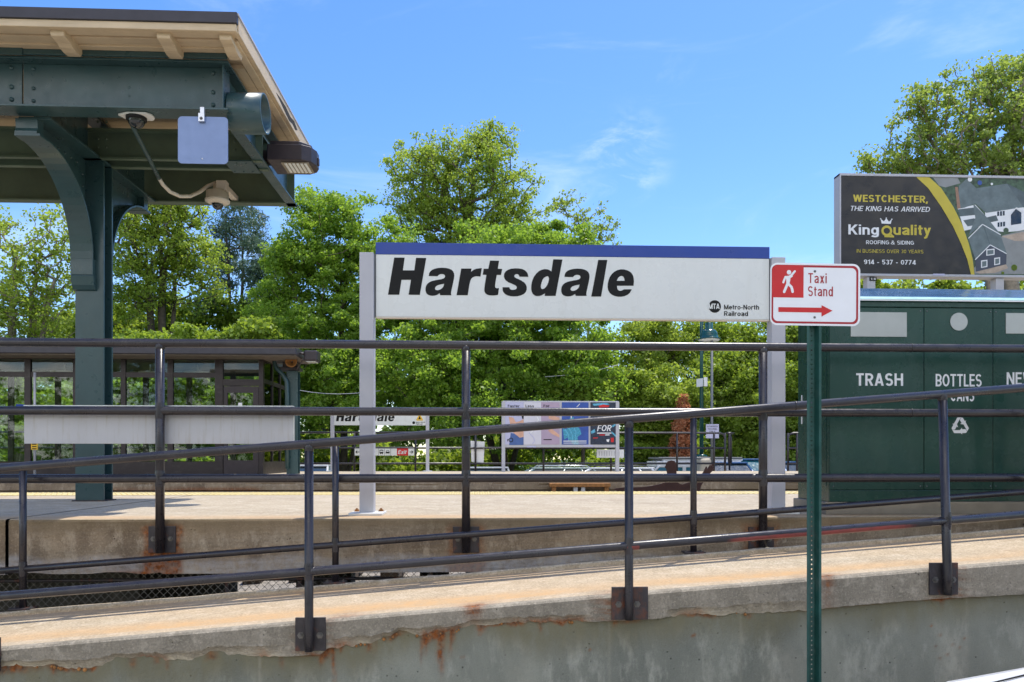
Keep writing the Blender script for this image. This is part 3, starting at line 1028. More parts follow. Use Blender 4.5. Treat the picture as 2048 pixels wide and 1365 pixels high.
def zramp(x):
    return float(np.interp(x, xs, zt))


# ================================================================== RAILINGS
def fillet_post(mb_, x, y, z0, z1, r, flat_low=None):
    mb_.tube([(x, y, z0), (x, y, z1)], r, 14)
    return mb_


PR = .0242
rl = thing('ramp_railing', 'dark grey pipe railing on the street side of the ramp', 'railing', (X(618, 4.15), 4.15, Z(618, 1310, 4.15)), 'pipe railings along the ramp')
Yr = 4.152
for nm, a, b in (('handrail', (0, 937), (2048, 776)), ('lower_rail', (0, 1193), (2048, 1029.5))):
    A, B = Vector(P(*a, Yr)), Vector(P(*b, Yr))
    d_ = (B - A)
    m_ = MB().tube([A - d_ * .22, A + d_ * .2, A + d_ * .6, B + d_ * .3], PR, 18)
    if nm == 'handrail':
        for px_ in (1570,):                     # welded joint
            q = A + d_ * ((px_) / 2048)
            m_.tube([q - d_ * .0012, q + d_ * .0012], PR * 1.05, 18)
    o = m_.build(nm, M['rail'], rl)
    if nm == 'lower_rail':
        for qa, qb, nm_ in ((1405, 1850, 'red_primer_patch'), (1222, 1252, 'red_primer_patch')):
            nu = 60
            Vp = np.zeros((nu, 9, 3)); fd = np.zeros((nu, 9))
            for r_ in range(nu):
                f_ = r_ / (nu - 1)
                q = A + d_ * ((qa + (qb - qa) * f_) / 2048)
                for k in range(9):
                    an = R(160 + k * 112 / 8)   # the front and lower side of the pipe
                    Vp[r_, k] = (q.x, q.y + math.cos(an) * (PR + .0006), q.z + math.sin(an) * (PR + .0006))
                    fd[r_, k] = min(1, f_ * 9, (1 - f_) * 6) * min(1, k / 2.0)
            tag(grid_mesh(nm_, Vp, M['rail_red'], o, dict(fade=fd), smooth=True), 'bare patch of red primer along the pipe')
for i, (p0, pt, pb, lean) in enumerate(((618, 889, 1303, 0), (1258, 842, 1240, 0), (1890, 788, 1190, 4), (-40, 940, 1345, 0), (2480, 742, 1150, 0))):
    x = X(p0, Yr)
    z1, z0 = Z(p0, pt, Yr), Z(p0, pb, Yr)
    m_ = MB()
    lx = X(p0 + lean * 1.3, Yr) - x
    m_.tube([(x + lx, Yr, z0), (x + lx * .9, Yr, z0 + .12), (x - lx, Yr, z1)], [PR, PR, PR], 16)
    zl_ = float(np.interp(x, [A.x, B.x], [A.z, B.z]))
    m_.lathe([(PR, -.05), (PR * 1.02, -.04), (PR * 1.12, -.022), (PR * 1.12, .022), (PR * 1.02, .04), (PR, .05)], (x + lx * .6, Yr, zl_), 14)
    za_ = z1 - .004
    m_.lathe([(PR, -.035), (PR * 1.08, -.024), (PR * 1.10, -.010), (PR * 1.02, 0)], (x - lx, Yr, za_), 14)
    po = m_.build('post', M['rail'], rl)
    tilt = 0
    w_ = .083 if i != 1 else .103
    zc = z0 + .085
    MB().box(x + lx - w_ + (.012 if i == 1 else 0), x + lx + w_ + (.012 if i == 1 else 0), YF - .016, YF - .002, zc - .092, zc + .092).build('mounting_plate', M['plate'], po, .002)
    for sx in (-1, 1):
        MB().bolt((x + lx + sx * .052, YF - .016, zc - .005), .013).build('bolt', M['bolt'], po)
# rear railing of the ramp
rr = thing('ramp_railing', 'dark grey pipe railing on the rear kerb of the ramp, nearer the platform', 'railing', (X(671, 5.3), 5.3, Z(671, 1166, 5.3)), 'pipe railings along the ramp')
Y2 = 5.31
A, B = Vector(P(0, 1142, Y2)), Vector(P(2048, 984, Y2))
d_ = B - A
MB().tube([A - d_ * .22, A + d_ * .4, B + d_ * .3], PR * .95, 16).build('lower_rail', M['rail'], rr)
A2, B2 = Vector(P(0, 938, Y2)), Vector(P(2048, 777.5, Y2))
d2 = B2 - A2
MB().tube([A2 - d2 * .22, A2 + d2 * .4, B2 + d2 * .3], PR * .9, 16).build('handrail', M['rail'], rr)
for p0 in (46, 671, 1387, -520, 2010):
    x = X(p0, Y2)
    t_ = (x - A2.x) / (B2.x - A2.x)
    zt_ = A2.z + (B2.z - A2.z) * t_
    if p0 == 2010:
        x = X(2075, Y2)
        t_ = (x - A2.x) / (B2.x - A2.x); zt_ = A2.z + (B2.z - A2.z) * t_
    zb_ = zramp(x) + .04
    m_ = MB().tube([(x, Y2, zb_), (x, Y2, zt_)], PR * .95, 14)
    tl = (x - A.x) / (B.x - A.x); zlr = A.z + (B.z - A.z) * tl
    m_.lathe([(PR, -.05), (PR * 1.1, -.024), (PR * 1.1, .024), (PR, .05)], (x, Y2, zlr), 14)
    po = m_.build('post', M['rail'], rr)
    MB().box(x - .075, x + .075, Y2 - .05, Y2 + .05, zb_ - .004, zb_ + .008).box(x - .075, x + .075, YB + .002, YB + .012, zb_ - .22, zb_ - .004).build('base_plate', M['plate'], po, .002)
    for sx in (-1, 1):
        MB().bolt((x + sx * .055, Y2, zb_ + .008), .009, 'z', 1).build('bolt', M['bolt'], po)
# platform fence
PF = 5.46                                     # platform face
Y3 = 5.415
pr3 = .0305
pfn = thing('platform_fence', 'tall dark grey three-rail pipe fence along the near platform edge', 'fence', (X(320, Y3), Y3, Z(320, 1108, Y3)))
for nm, z in (('top_rail', .812), ('middle_rail', .332), ('bottom_rail', -.148)):
    m_ = MB().tube([(-7.5, Y3, z), (-2, Y3, z), (3, Y3, z), (7.5, Y3, z)], pr3 if nm != 'bottom_rail' else pr3 * 1.05, 18)
    if nm != 'bottom_rail':
        xx = X(1822, Y3)
        m_.tube([(xx - .004, Y3, z), (xx + .004, Y3, z)], pr3 * 1.08, 18)
    m_.build(nm, M['rail'], pfn)
for k, p0 in enumerate((320, 932, 1526)):
    x = X(p0, Y3)
    zb_ = Z(p0, 1106, Y3)
    m_ = MB().tube([(x, Y3, zb_), (x, Y3, .812)], pr3, 16)
    m_.lathe([(pr3, -.045), (pr3 * 1.08, -.034), (pr3 * 1.10, -.02), (pr3, -.01)], (x, Y3, .812), 14)
    for z in (.332, -.148):
        m_.lathe([(pr3, -.06), (pr3 * 1.1, -.032), (pr3 * 1.1, .032), (pr3, .06)], (x, Y3, z), 14)
    po = m_.build('post', M['rail'], pfn)
    MB().box(x - .095, x + .095, PF - .014, PF - .002, zb_ - .004, zb_ + .185).build('mounting_plate', M['plate'], po, .002)
    for sx in (-1, 1):
        MB().bolt((x + sx * .06, PF - .014, zb_ + .095), .013).build('bolt', M['bolt'], po)
    if k == 0:
        first = po
for dx in (-2.17, -4.34, 6.45):
    c = copy_tree(first, pfn)
    c.location.x += dx

# ================================================================== NEAR PLATFORM
plat = thing('station_platform', 'near concrete station platform with yellow tactile edge and stained face', 'platform', (0, PF, GZ))
PB, PZ0 = 9.5, -.83
XJ = X(14, PF)
for x0, x1, seed in ((-16.0, XJ - .012, 5), (XJ + .012, 16.0, 9)):
    xa = np.concatenate([[x0], np.linspace(max(x0, -6), min(x1, 8), int((min(x1, 8) - max(x0, -6)) / .025) + 2), [x1]])
    xa = np.unique(xa)
    ry, rz = [], []
    nf = 26
    ry.append(np.full_like(xa, PB)); rz.append(np.full_like(xa, PZ0))
    ry.append(np.full_like(xa, PF)); rz.append(PZ0 + .02 * vnoise(xa, seed + 7, 5) * (vnoise(xa, seed + 8, 1) > .5))
    for i in range(1, nf + 1):
        f = i / nf
        ry.append(PF + .003 * (vnoise(xa + f, seed + i, 8) - .5)); rz.append(PZ0 + (PLAT - .02 - PZ0) * f + 0 * xa)
    ry.append(np.full_like(xa, PF + .006)); rz.append(np.full_like(xa, PLAT - .006))
    ry.append(np.full_like(xa, PF + .022)); rz.append(np.full_like(xa, PLAT))
    for k in range(1, 31):
        ry.append(np.full_like(xa, PF + .022 + (PB - PF - .022) * k / 30)); rz.append(np.full_like(xa, PLAT))
    ry.append(np.full_like(xa, PB)); rz.append(np.full_like(xa, PZ0))
    V = np.stack([np.broadcast_to(xa, (len(ry), len(xa))), np.array(ry), np.array(rz)], -1).transpose(1, 0, 2)
    shp = V.shape[:2]
    rust, pale, tan, moss = (np.zeros(shp) for _ in range(4))
    f = np.clip((V[..., 2] - PZ0) / (PLAT - PZ0), 0, 1)
    face = (V[..., 1] < PF + .02) & (np.arange(shp[1])[None, :] > 0)
    wv = .10 * (vnoise(xa, seed + 30, 3)[:, None] - .5) + .05 * (vnoise(xa, seed + 31, 11)[:, None] - .5)
    pale = np.where(face, .9 * sstep(.36, .22, f + wv), 0)
    moss = np.where(face, .8 * sstep(.62, .95, f + wv), 0)
    for p0 in (320, 932, 1526):
        x = X(p0, Y3)
        dx_ = np.abs(V[..., 0] - x)
        am = 1.0 if p0 == 320 else .55
        ed = .135 + .03 * (vnoise(V[..., 2], p0, 22) - .5)
        rust += np.where(face, am * sstep(ed + .02, ed - .02, dx_) * sstep(.95, .80, f), 0)
        if p0 == 320:
            rust += np.where(face, .9 * sstep(.55, .1, dx_) * sstep(.10, .02, f) * sstep(.05, -.1, V[..., 0] - x - .10), 0)
    tp = ~face & (V[..., 2] > PLAT - .01)
    dY = V[..., 1] - PF
    tan = np.where(tp, np.exp(-((dY - .12) / .16) ** 2) * (.25 + .9 * vnoise(xa, seed + 40, 1.4)[:, None]) * .8, 0)
    rust += np.where(tp, .30 * np.exp(-((dY - .03) / .05) ** 2) * sstep(.5, .8, vnoise(xa, seed + 41, 2)[:, None]) * (V[..., 0] < -1), 0)
    mi = np.array([0] * (nf + 2) + [1] * 40)[:shp[1] - 1]
    grid_mesh('platform_slab', V, None, plat, dict(rust=rust, pale=pale, tan=tan, moss=moss), mats=[M['c_face'], M['c_plat']], matidx=mi[None, :])
MB().box(XJ - .011, XJ + .011, PF + .03, PB, PZ0, PLAT - .012).build('joint_sealant', M['darkhole'], plat)
# tactile strip: tiles with rows of raised domes
TY0 = 8.86
m_ = MB().box(-14, 14, TY0, PB + .02, PLAT - .03, PLAT + .005)
tile = m_.build('tactile_strip', M['tactile'], plat)
m_ = MB()
dv, df = [], []
a6 = [(math.cos(R(60 * k)), math.sin(R(60 * k))) for k in range(6)]
ix = 0
for i in range(int(11.4 / .062)):
    for j in range(10):
        x = -5.7 + i * .062 + (.031 if j % 2 else 0); y = TY0 + .04 + j * .06
        dv += [(x + .017 * c, y + .017 * s, PLAT + .0045) for c, s in a6] + [(x + .010 * c, y + .010 * s, PLAT + .011) for c, s in a6]
        df += [(ix + k, ix + (k + 1) % 6, ix + 6 + (k + 1) % 6, ix + 6 + k) for k in range(6)] + [tuple(range(ix + 6, ix + 12))]
        ix += 12
m_.add(dv, df)
tag(m_.build('raised_domes', M['tactile'], tile, fix=False), None, None, None, 'stuff')
for x, w_, y0 in ((-4.75, 3.9, 6.3), (-1.28, .3, 5.9), (-.32, .10, 5.9), (-.08, .06, 5.9), (2.2, .5, 5.9), (5.2, .6, 6.0)):
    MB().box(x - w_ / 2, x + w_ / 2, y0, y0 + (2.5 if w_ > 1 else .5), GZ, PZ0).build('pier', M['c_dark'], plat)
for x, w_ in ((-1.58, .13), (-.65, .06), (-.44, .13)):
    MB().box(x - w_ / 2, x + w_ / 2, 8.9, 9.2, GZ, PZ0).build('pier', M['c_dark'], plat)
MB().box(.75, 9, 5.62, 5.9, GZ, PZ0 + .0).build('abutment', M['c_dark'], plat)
# chain-link infill under the platform
lk = thing('chain_link_fence', 'dark chain-link mesh closing the gap below the near platform', 'fence', (-2, 5.58, GZ))
m_ = MB()
cell = .056
zb_, zt_ = -1.45, PZ0 - .0
hh = zt_ - zb_
x0, x1 = -4.6, .75
k = x0 - hh
cw = .0032
vv, ff = [], []
while k < x1 + hh:
    for sgn in (1, -1):
        a, b = (k, k + hh * sgn)
        lo = Vector((a, 5.58 + .003 * sgn, zb_)); hi = Vector((b, 5.58 + .003 * sgn, zt_))
        if max(a, b) < x0 or min(a, b) > x1:
            continue
        i0 = len(vv)
        dxw = cw * .75
        vv += [(lo.x - dxw, lo.y, lo.z), (lo.x + dxw, lo.y, lo.z), (lo.x, lo.y + cw, lo.z), (hi.x - dxw, hi.y, hi.z), (hi.x + dxw, hi.y, hi.z), (hi.x, hi.y + cw, hi.z)]
        ff += [(i0, i0 + 1, i0 + 4, i0 + 3), (i0 + 1, i0 + 2, i0 + 5, i0 + 4), (i0 + 2, i0, i0 + 3, i0 + 5)]
    k += cell
m_.add(vv, ff)
m_.build('wire_mesh', M['wire'], lk, fix=False)
MB().tube([(x0 - hh, 5.57, PZ0 - .06), (x1, 5.57, PZ0 - .06)], .012, 8).build('tension_rail', M['plate'], lk)
for p0 in (455, 600, 845):
    xx = X(p0, 5.6)
    MB().tube([(xx, 5.6, GZ), (xx, 5.6, PZ0)], .02, 8).build('fence_post', M['plate'], lk)

# broken concrete lying in the gap between ramp and platform
rb = MB()
r3 = random.Random(5)
for i in range(46):
    px_ = r3.uniform(860, 1720)
    x = X(px_, 5.37)
    z = zramp(x) - .03 + r3.uniform(-.02, .035)
    w_, d_, h_ = r3.uniform(.02, .11), r3.uniform(.02, .06), r3.uniform(.012, .035)
    yy = 5.30 + r3.random() * .13
    k = len(rb.v)
    rb.add([(x + sx * w_ * r3.uniform(.6, 1.1), yy + sy * d_ * r3.uniform(.6, 1.1), z + sz * h_ * r3.uniform(.5, 1.2) + sx * r3.uniform(-.01, .012)) for sz in (-1, 1) for sy in (-1, 1) for sx in (-1, 1)],
           [(0, 2, 3, 1), (4, 5, 7, 6), (0, 1, 5, 4), (2, 6, 7, 3), (0, 4, 6, 2), (1, 3, 7, 5)])
tag(rb.build('rubble', M['c_lip'], None, 0, loc=(1.0, 5.37, -.8)), 'broken concrete rubble in the gap between ramp and platform', None, None, 'stuff')
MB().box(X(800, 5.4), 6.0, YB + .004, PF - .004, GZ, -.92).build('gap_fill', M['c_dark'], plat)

# ================================================================== CANOPY
def channel_holes():
    pass


CXC = -3.91
can = thing('platform_canopy', 'dark green steel canopy with cream eaves and riveted bracketed column', 'canopy', (CXC, 7.78, PLAT))
g = M['green']
XE = -2.17                                     # right end of the steel frame
XL = -11.0
# roof
MB().box(XL, -1.98, 6.22, 9.0, 3.505, 3.60).build('roof_deck', [M['cream']], can)
MB().box(XL, -1.975, 6.185, 6.225, 3.535, 3.625).build('roof_edge_cap', M['roofcap'], can, .004)
m_ = MB()
m_.box(XL, -1.985, 6.20, 6.24, 3.475, 3.534)
m_.box(XL, -1.99, 6.241, 6.32, 3.478, 3.504)
m_.box(XL, -1.99, 6.36, 6.47, 3.485, 3.504)
m_.box(XL, -1.99, 6.47, 6.575, 3.472, 3.504)
m_.build('front_fascia', M['cream'], can, .004)
m_ = MB()
m_.box(-2.012, -1.972, 6.226, 9.0, 3.47, 3.604)
m_.box(-2.085, -2.013, 6.33, 9.0, 3.455, 3.504)
m_.build('rake_fascia', M['cream'], can, .005)
MB().box(-2.02, -1.965, 6.2, 9.02, 3.605, 3.622).build('rake_cap', M['postgrey'], can)
m_ = MB()
zz = 3.53
m_.prism([(7.35, 3.535), (7.5, 3.555), (7.72, 3.565), (7.9, 3.55), (8.05, 3.575), (8.2, 3.54), (8.1, 3.50), (7.98, 3.512), (7.85, 3.485), (7.66, 3.50), (7.5, 3.52)], 'x', -1.9735, -1.9705)
m_.build('rotted_gap', M['darkhole'], can)
for p0 in (128, 337, 459, -85, -300, -520):
    xc = X(p0, 6.35)
    w_ = .055 if p0 != 459 else .05
    m_ = MB().prism([(6.25, 3.503), (6.246, 3.452), (6.252, 3.432), (6.29, 3.424), (6.34, 3.42), (6.385, 3.402), (6.44, 3.394), (6.515, 3.40), (6.556, 3.471), (6.556, 3.503)], 'x', xc - w_, xc + w_)
    m_.build('eave_bracket', M['cream'], can, .006)
# front beam
YBm = 6.66
m_ = MB()
m_.box(XL, XE, 6.56, 6.76, 2.998, 3.016)
m_.box(XL, XE, 6.56, 6.76, 3.405, 3.425)
XS = X(46, YBm)
m_.box(XL, XS - .006, 6.655, 6.672, 3.016, 3.405)
m_.box(XS + .006, XE - .05, 6.655, 6.672, 3.016, 3.405)
m_.box(XL, XE - .0, 6.53, 6.553, 3.425, 3.470)
m_.box(XL, X(46, 6.53), 6.52, 6.529, 3.412, 3.472)
m_.box(XE - .06, XE - .048, 6.59, 6.76, 3.016, 3.405)
for p0, q0, r_ in ((24, 137, .020), (24, 175, .022), (24, 200, .022), (68, 139, .018), (68, 178, .018), (68, 203, .018), (427, 148, .020), (427, 186, .020), (427, 211, .020), (-120, 137, .02), (-120, 175, .02)):
    m_.bolt((X(p0, YBm), 6.655, Z(p0, q0, YBm)), r_, dome=True)
for q0 in (176, 193):
    m_.lathe([(.012, 0), (.012, -.003), (.001, -.003)], (X(259, YBm), 6.655, Z(259, q0, YBm)), 8, 'y')
m_.build('front_beam', g, can, .003)
# middle twin channel beam
gi = M['green_in']
m_ = MB()
m_.box(XL, XE - .02, 7.62, 7.67, 2.975, 2.995)
m_.box(XL, XE - .02, 7.84, 7.90, 2.975, 2.995)
m_.box(XL, XE - .02, 7.66, 7.672, 2.995, 3.25)
m_.box(XL, XE - .02, 7.85, 7.862, 2.995, 3.25)
m_.box(XL, XE - .02, 7.60, 7.93, 3.25, 3.27)
for i in range(4):
    for j in range(2):
        for p0 in (196, 213, 470, 487):
            m_.bolt((X(p0, 7.66) + (.0 if j else 0), 7.66, 3.10 + i * .085), .014, dome=True)
m_.build('middle_beam', gi, can)
m_ = MB()
m_.box(XL, XE, 8.9, 9.02, 2.985, 3.003)
m_.box(XL, XE - .02, 8.955, 8.97, 3.003, 3.42)
m_.box(XL, XE, 8.86, 9.03, 3.42, 3.44)
m_.build('rear_beam', gi, can)
# cross beams
for xr, w_ in ((-3.77, .28), (-8.4, .28)):
    m_ = MB()
    m_.box(xr - w_, xr, 6.765, 8.9, 2.975, 2.997)
    m_.box(xr - w_ / 2 - .01, xr - w_ / 2 + .01, 6.765, 7.64, 2.997, 3.40)
    m_.box(xr - w_ / 2 - .01, xr - w_ / 2 + .01, 7.92, 8.9, 2.997, 3.40)
    m_.box(xr - w_ * .8, xr - w_ * .2, 6.765, 8.9, 3.40, 3.42)
    m_.build('cross_beam', g, can, .003)
# end frame: a channel turned outward
m_ = MB()
m_.box(XE - .11, XE, 6.765, 9.04, 2.985, 3.003)
m_.box(XE - .11, XE - .09, 6.765, 8.9, 3.003, 3.405)
m_.box(XE - .12, XE - .0, 6.765, 8.9, 3.405, 3.425)
m_.build('end_beam', g, can, .003)
m_ = MB()
xa, xb = X(450, 7.75), XE - .115
m_.box(-2.56, XE - .112, 7.60, 7.92, 2.962, 2.974)
for i in range(4):
    for yy in (7.65, 7.87):
        m_.bolt((-2.53 + i * .09, yy, 2.962), .012, 'z', -1, dome=True)
m_.build('splice_plate', g, can)
# soffit panel inside, dark beyond
MB().box(XL, -2.09, 6.77, 9.0, 3.46, 3.50).build('soffit', M['cream'], can)
# drain duct
m_ = MB()
cy, cz = 6.80, 3.075
m_.lathe([(.172, -2.21), (.172, -1.915), (.158, -1.915), (.158, -2.12), (.001, -2.12)], (0, cy, cz), 40, 'x')
m_.build('drain_duct', g, can)
# column: two flanges and a web with rivets
def column(x0, x1, yf, yb, z0, z1, mat, par, rivets=True):
    m = MB()
    m.box(x0, x1, yf, yf + .022, z0, z1)
    m.box(x0, x1, yb - .022, yb, z0, z1)
    m.box((x0 + x1) / 2 - .01, (x0 + x1) / 2 + .01, yf + .022, yb - .022, z0, z1)
    if rivets:
        for i in range(9):
            m.bolt(((x0 + x1) / 2 + .01, yf + .05, z0 + 2.2 + i * .14), .014, 'x', 1, dome=True)
            m.bolt(((x0 + x1) / 2 + .01, yb - .05, z0 + 2.27 + i * .14), .014, 'x', 1, dome=True)
    return m.build('column', mat, par, .003)


column(-4.05, -3.77, 7.69, 7.88, PLAT, 2.975, g, can)
MB().box(-4.07, -3.75, 7.66, 7.91, PLAT, PLAT + .012).build('base_plate', M['plate'], can)
column(-8.68, -8.40, 7.69, 7.88, PLAT, 2.975, g, can)


def brace(x0, x1, sgn, yc, par):
    """curved knee brace between column and cross beam; sgn -1 toward the street"""
    m = MB()
    pts = []
    n = 18
    z_top, z_low, y_far = 2.83, 1.98, .80
    for i in range(n + 1):                      # quarter curve, hollow side facing the street
        a = R(90 * i / n)
        pts.append((yc + sgn * y_far * (1 - math.sin(a)) * .97 + sgn * .02, z_low + (z_top - z_low) * (1 - math.cos(a)) if False else z_top - (z_top - z_low) * math.sin(a) ** .001 * (1 - math.cos(a)) if False else z_low + (z_top - z_low) * (math.cos(a))))
    # from beam end (far, high) down to the column (near, low)
    pts = [(yc + sgn * (.035 + y_far * (1 - math.sin(R(90 * i / n)))), z_low + (z_top - z_low) * math.cos(R(90 * i / n))) for i in range(n + 1)]
    pts = [(yc + sgn * (.05 + y_far * math.cos(R(t)) ** 1.0 * 0 + y_far * (1 - math.sin(R(t)))), z_top - (z_top - z_low) * (1 - math.cos(R(t)))) for t in np.linspace(0, 90, n + 1)]
    th = .02
    vs_, fs = [], []
    for i, (y, z) in enumerate(pts):
        a = pts[max(i - 1, 0)]; b = pts[min(i + 1, n)]
        ty, tz = b[0] - a[0], b[1] - a[1]
        q = math.hypot(ty, tz)
        ny, nz = -tz / q * th * .5, ty / q * th * .5
        vs_ += [(x0, y + ny, z + nz), (x1, y + ny, z + nz), (x1, y - ny, z - nz), (x0, y - ny, z - nz)]
    for i in range(n):
        for k in range(4):
            fs.append((i * 4 + k, i * 4 + (k + 1) % 4, (i + 1) * 4 + (k + 1) % 4, (i + 1) * 4 + k))
    fs += [(0, 1, 2, 3), (n * 4 + 3, n * 4 + 2, n * 4 + 1, n * 4)]
    m.add(vs_, fs)
    # gusset web
    xm = (x0 + x1) / 2
    poly = pts + [(yc, z_low), (yc, 2.975), (pts[0][0], 2.975)]
    m.prism(poly, 'x', xm - .008, xm + .008)
    # scroll blocks at the two ends
    yf = pts[0][0]
    a0, a1 = sorted((yf - sgn * .02, yf + sgn * .10))
    m.prism([(yf + sgn * .0, 2.835), (yf + sgn * .105, 2.835), (yf + sgn * .105, 2.86), (yf + sgn * .09, 2.89), (yf + sgn * .095, 2.974), (yf, 2.974)], 'x', x0, x1 - .03)
    m.box(x0, x1, *sorted((yf - sgn * .01, yf + sgn * .11)), 2.815, 2.838)
    yl = pts[-1][0]
    m.box(x0 + .002, x1 - .002, *sorted((yc + sgn * .001, yl + sgn * .012)), z_low - .16, z_low)
    m.prism([(yl + sgn * .010, z_low - .162), (yl + sgn * .014, z_low - .175), (yl - sgn * .0, z_low - .26), (yl - sgn * .028, z_low - .30), (yl - sgn * .049, z_low - .31), (yl - sgn * .049, z_low - .162)], 'x', x0 + .005, x1 + .004)
    for i in range(7):
        m.bolt((xm + .008, yc + sgn * .06, z_low + .12 + i * .12), .013, 'x', 1, dome=True)
        if i < 5:
            m.bolt((xm + .008, yc + sgn * (.16 + i * .11), 2.90), .013, 'x', 1, dome=True)
    return m.build('knee_brace', g, par, .002)


brace(-4.065, -3.845, -1, 7.688, can)
brace(-4.02, -3.80, 1, 7.882, can)
brace(-8.67, -8.45, -1, 7.688, can)

# blank plate hung on the front beam
pl = thing('blank_plate_sign', 'blank square metal plate hung from the canopy beam by a silver clip', 'sign', P(405, 233, 6.53))
x0, x1 = X(356, 6.53), X(456, 6.53)
MB().prism(rrect(x0, x1, Z(405, 328, 6.53), Z(405, 234, 6.53), .035), 'y', 6.528, 6.534).build('panel', M['bluealu'], pl)
xc = X(404, 6.52)
MB().box(xc - .026, xc + .026, 6.50, 6.526, Z(404, 245, 6.52), Z(404, 228, 6.52)).box(xc - .018, xc + .018, 6.52, 6.56, Z(404, 228, 6.52), Z(404, 214, 6.52)).build('clip', M['alu'], pl, .003)
m_ = MB().bolt((xc, 6.50, Z(404, 237, 6.5)), .010)
m_.build('bolt', M['bolt'], pl)
MB().lathe([(.006, 0), (.006, -.002), (.001, -.002)], (xc, 6.528, Z(404, 318, 6.53)), 8, 'y').build('hole', M['pwhite'], pl)
# cameras
cmn = thing('dome_camera', 'small dome camera fixed under the front beam of the canopy', 'camera', P(272, 232, 6.7))
xc, zc = X(275, 6.72), 2.994
m_ = MB().prism([(xc - .14, 6.66), (xc - .05, 6.62), (xc + .11, 6.62), (xc + .15, 6.66), (xc + .15, 6.72), (xc + .12, 6.76), (xc - .09, 6.78)], 'z', zc - .016, zc)
m_.build('mount_plate', M['white'], cmn, .003)
m_ = MB().lathe([(.085, 0), (.085, -.022), (.07, -.03)], (xc, 6.70, zc - .016), 24)
m_.build('collar', M['ink'], cmn)
pf_ = [(.07 * math.cos(R(a)), -.07 * math.sin(R(a))) for a in range(0, 91, 15)]
MB().lathe(pf_[:-1] + [(.001, -.07)], (xc, 6.70, zc - .04), 24).build('dome', M['glassblack'], cmn)
cm2 = thing('dome_camera', 'cream pendant dome camera hanging on a curved conduit below the canopy', 'camera', P(435, 365, 8.0))
xc, zc, yc = X(435, 8.5), Z(435, 412, 8.5), 8.5
m_ = MB().lathe([(.001, .235), (.045, .235), (.05, .17), (.08, .165), (.118, .15), (.122, .07), (.134, .062), (.130, .04), (.085, .018), (.001, .018)], (xc, yc, zc), 28)
m_.build('housing', M['camwhite'], cm2)
pf_ = [(.062 * math.cos(R(a)), -.062 * math.sin(R(a))) for a in range(0, 91, 15)]
MB().lathe(pf_[:-1] + [(.001, -.062)], (xc, yc, zc + .017), 24).build('dome', M['glassblack'], cm2)
m_ = MB().box(xc + .0, xc + .11, yc - .05, yc + .05, zc + .16, zc + .27).box(xc + .02, xc + .09, yc + .05, 8.95, zc + .20, zc + .26)
m_.build('wall_arm', M['camwhite'], cm2, .006)
cnd = thing('conduit', 'thin bent conduit running from the beam down to the pendant camera', 'conduit', P(262, 245, 6.9))
a_, b_ = Vector(P(262, 246, 6.85)), Vector(P(318, 357, 7.7))
m_ = MB().tube([a_, a_.lerp(b_, .5), b_], .020, 12)
m_.build('rigid_pipe', g, cnd)
pts = [Vector(P(*q)) for q in ((318, 357, 7.7), (326, 370, 7.78), (340, 384, 7.9), (360, 393, 8.05), (380, 393, 8.2), (400, 384, 8.35), (416, 372, 8.48), (432, 366, 8.5))]
MB().tube(pts, .019, 10).build('flexible_hose', M['camwhite'], cnd)
# area light at the canopy end
fx = thing('area_light', 'bronze box floodlight fixed to the end of the canopy', 'light fixture', P(533, 300, 7.85))
YA = 7.66
xa, xb = X(533, YA), X(627, YA)
za, zb_ = Z(560, 320, YA), Z(560, 288, YA)
body = [(xa, 7.66), (xb - .12, 7.66), (xb - .035, 7.72), (xb, 7.82), (xb, 7.92), (xb - .035, 8.0), (xb - .12, 8.06), (xa, 8.06)]
m_ = MB().prism(body, 'z', za, zb_)
top = [(xa + .02, 7.70), (xb - .15, 7.70), (xb - .05, 7.80), (xb - .05, 7.92), (xb - .15, 8.02), (xa + .02, 8.02)]
m_.prism(top, 'z', zb_ + .001, zb_ + .05)
m_.box(xb - .005, xb + .018, 7.83, 7.88, za + .02, za + .10)
m_.build('housing', M['bronze'], fx, .012, 3)
m_ = MB().box(xa + .13, xb - .06, 7.71, 7.99, za - .012, za - .001)
o = m_.build('lens_frame', M['plinth'], fx)
m_ = MB()
for i in range(6):
    for j in range(8):
        xx = xa + .16 + i * (xb - xa - .23) / 6; yy = 7.73 + j * .031
        m_.lathe([(.0165, 0), (.013, -.008), (.001, -.012)], (xx + .014, yy, za - .012), 6)
m_.build('lens_array', M['lamp'], o)
MB().box(xa - .09, xa - .001, 7.78, 7.90, za + .03, zb_ - .02).build('arm', M['bronze'], fx)

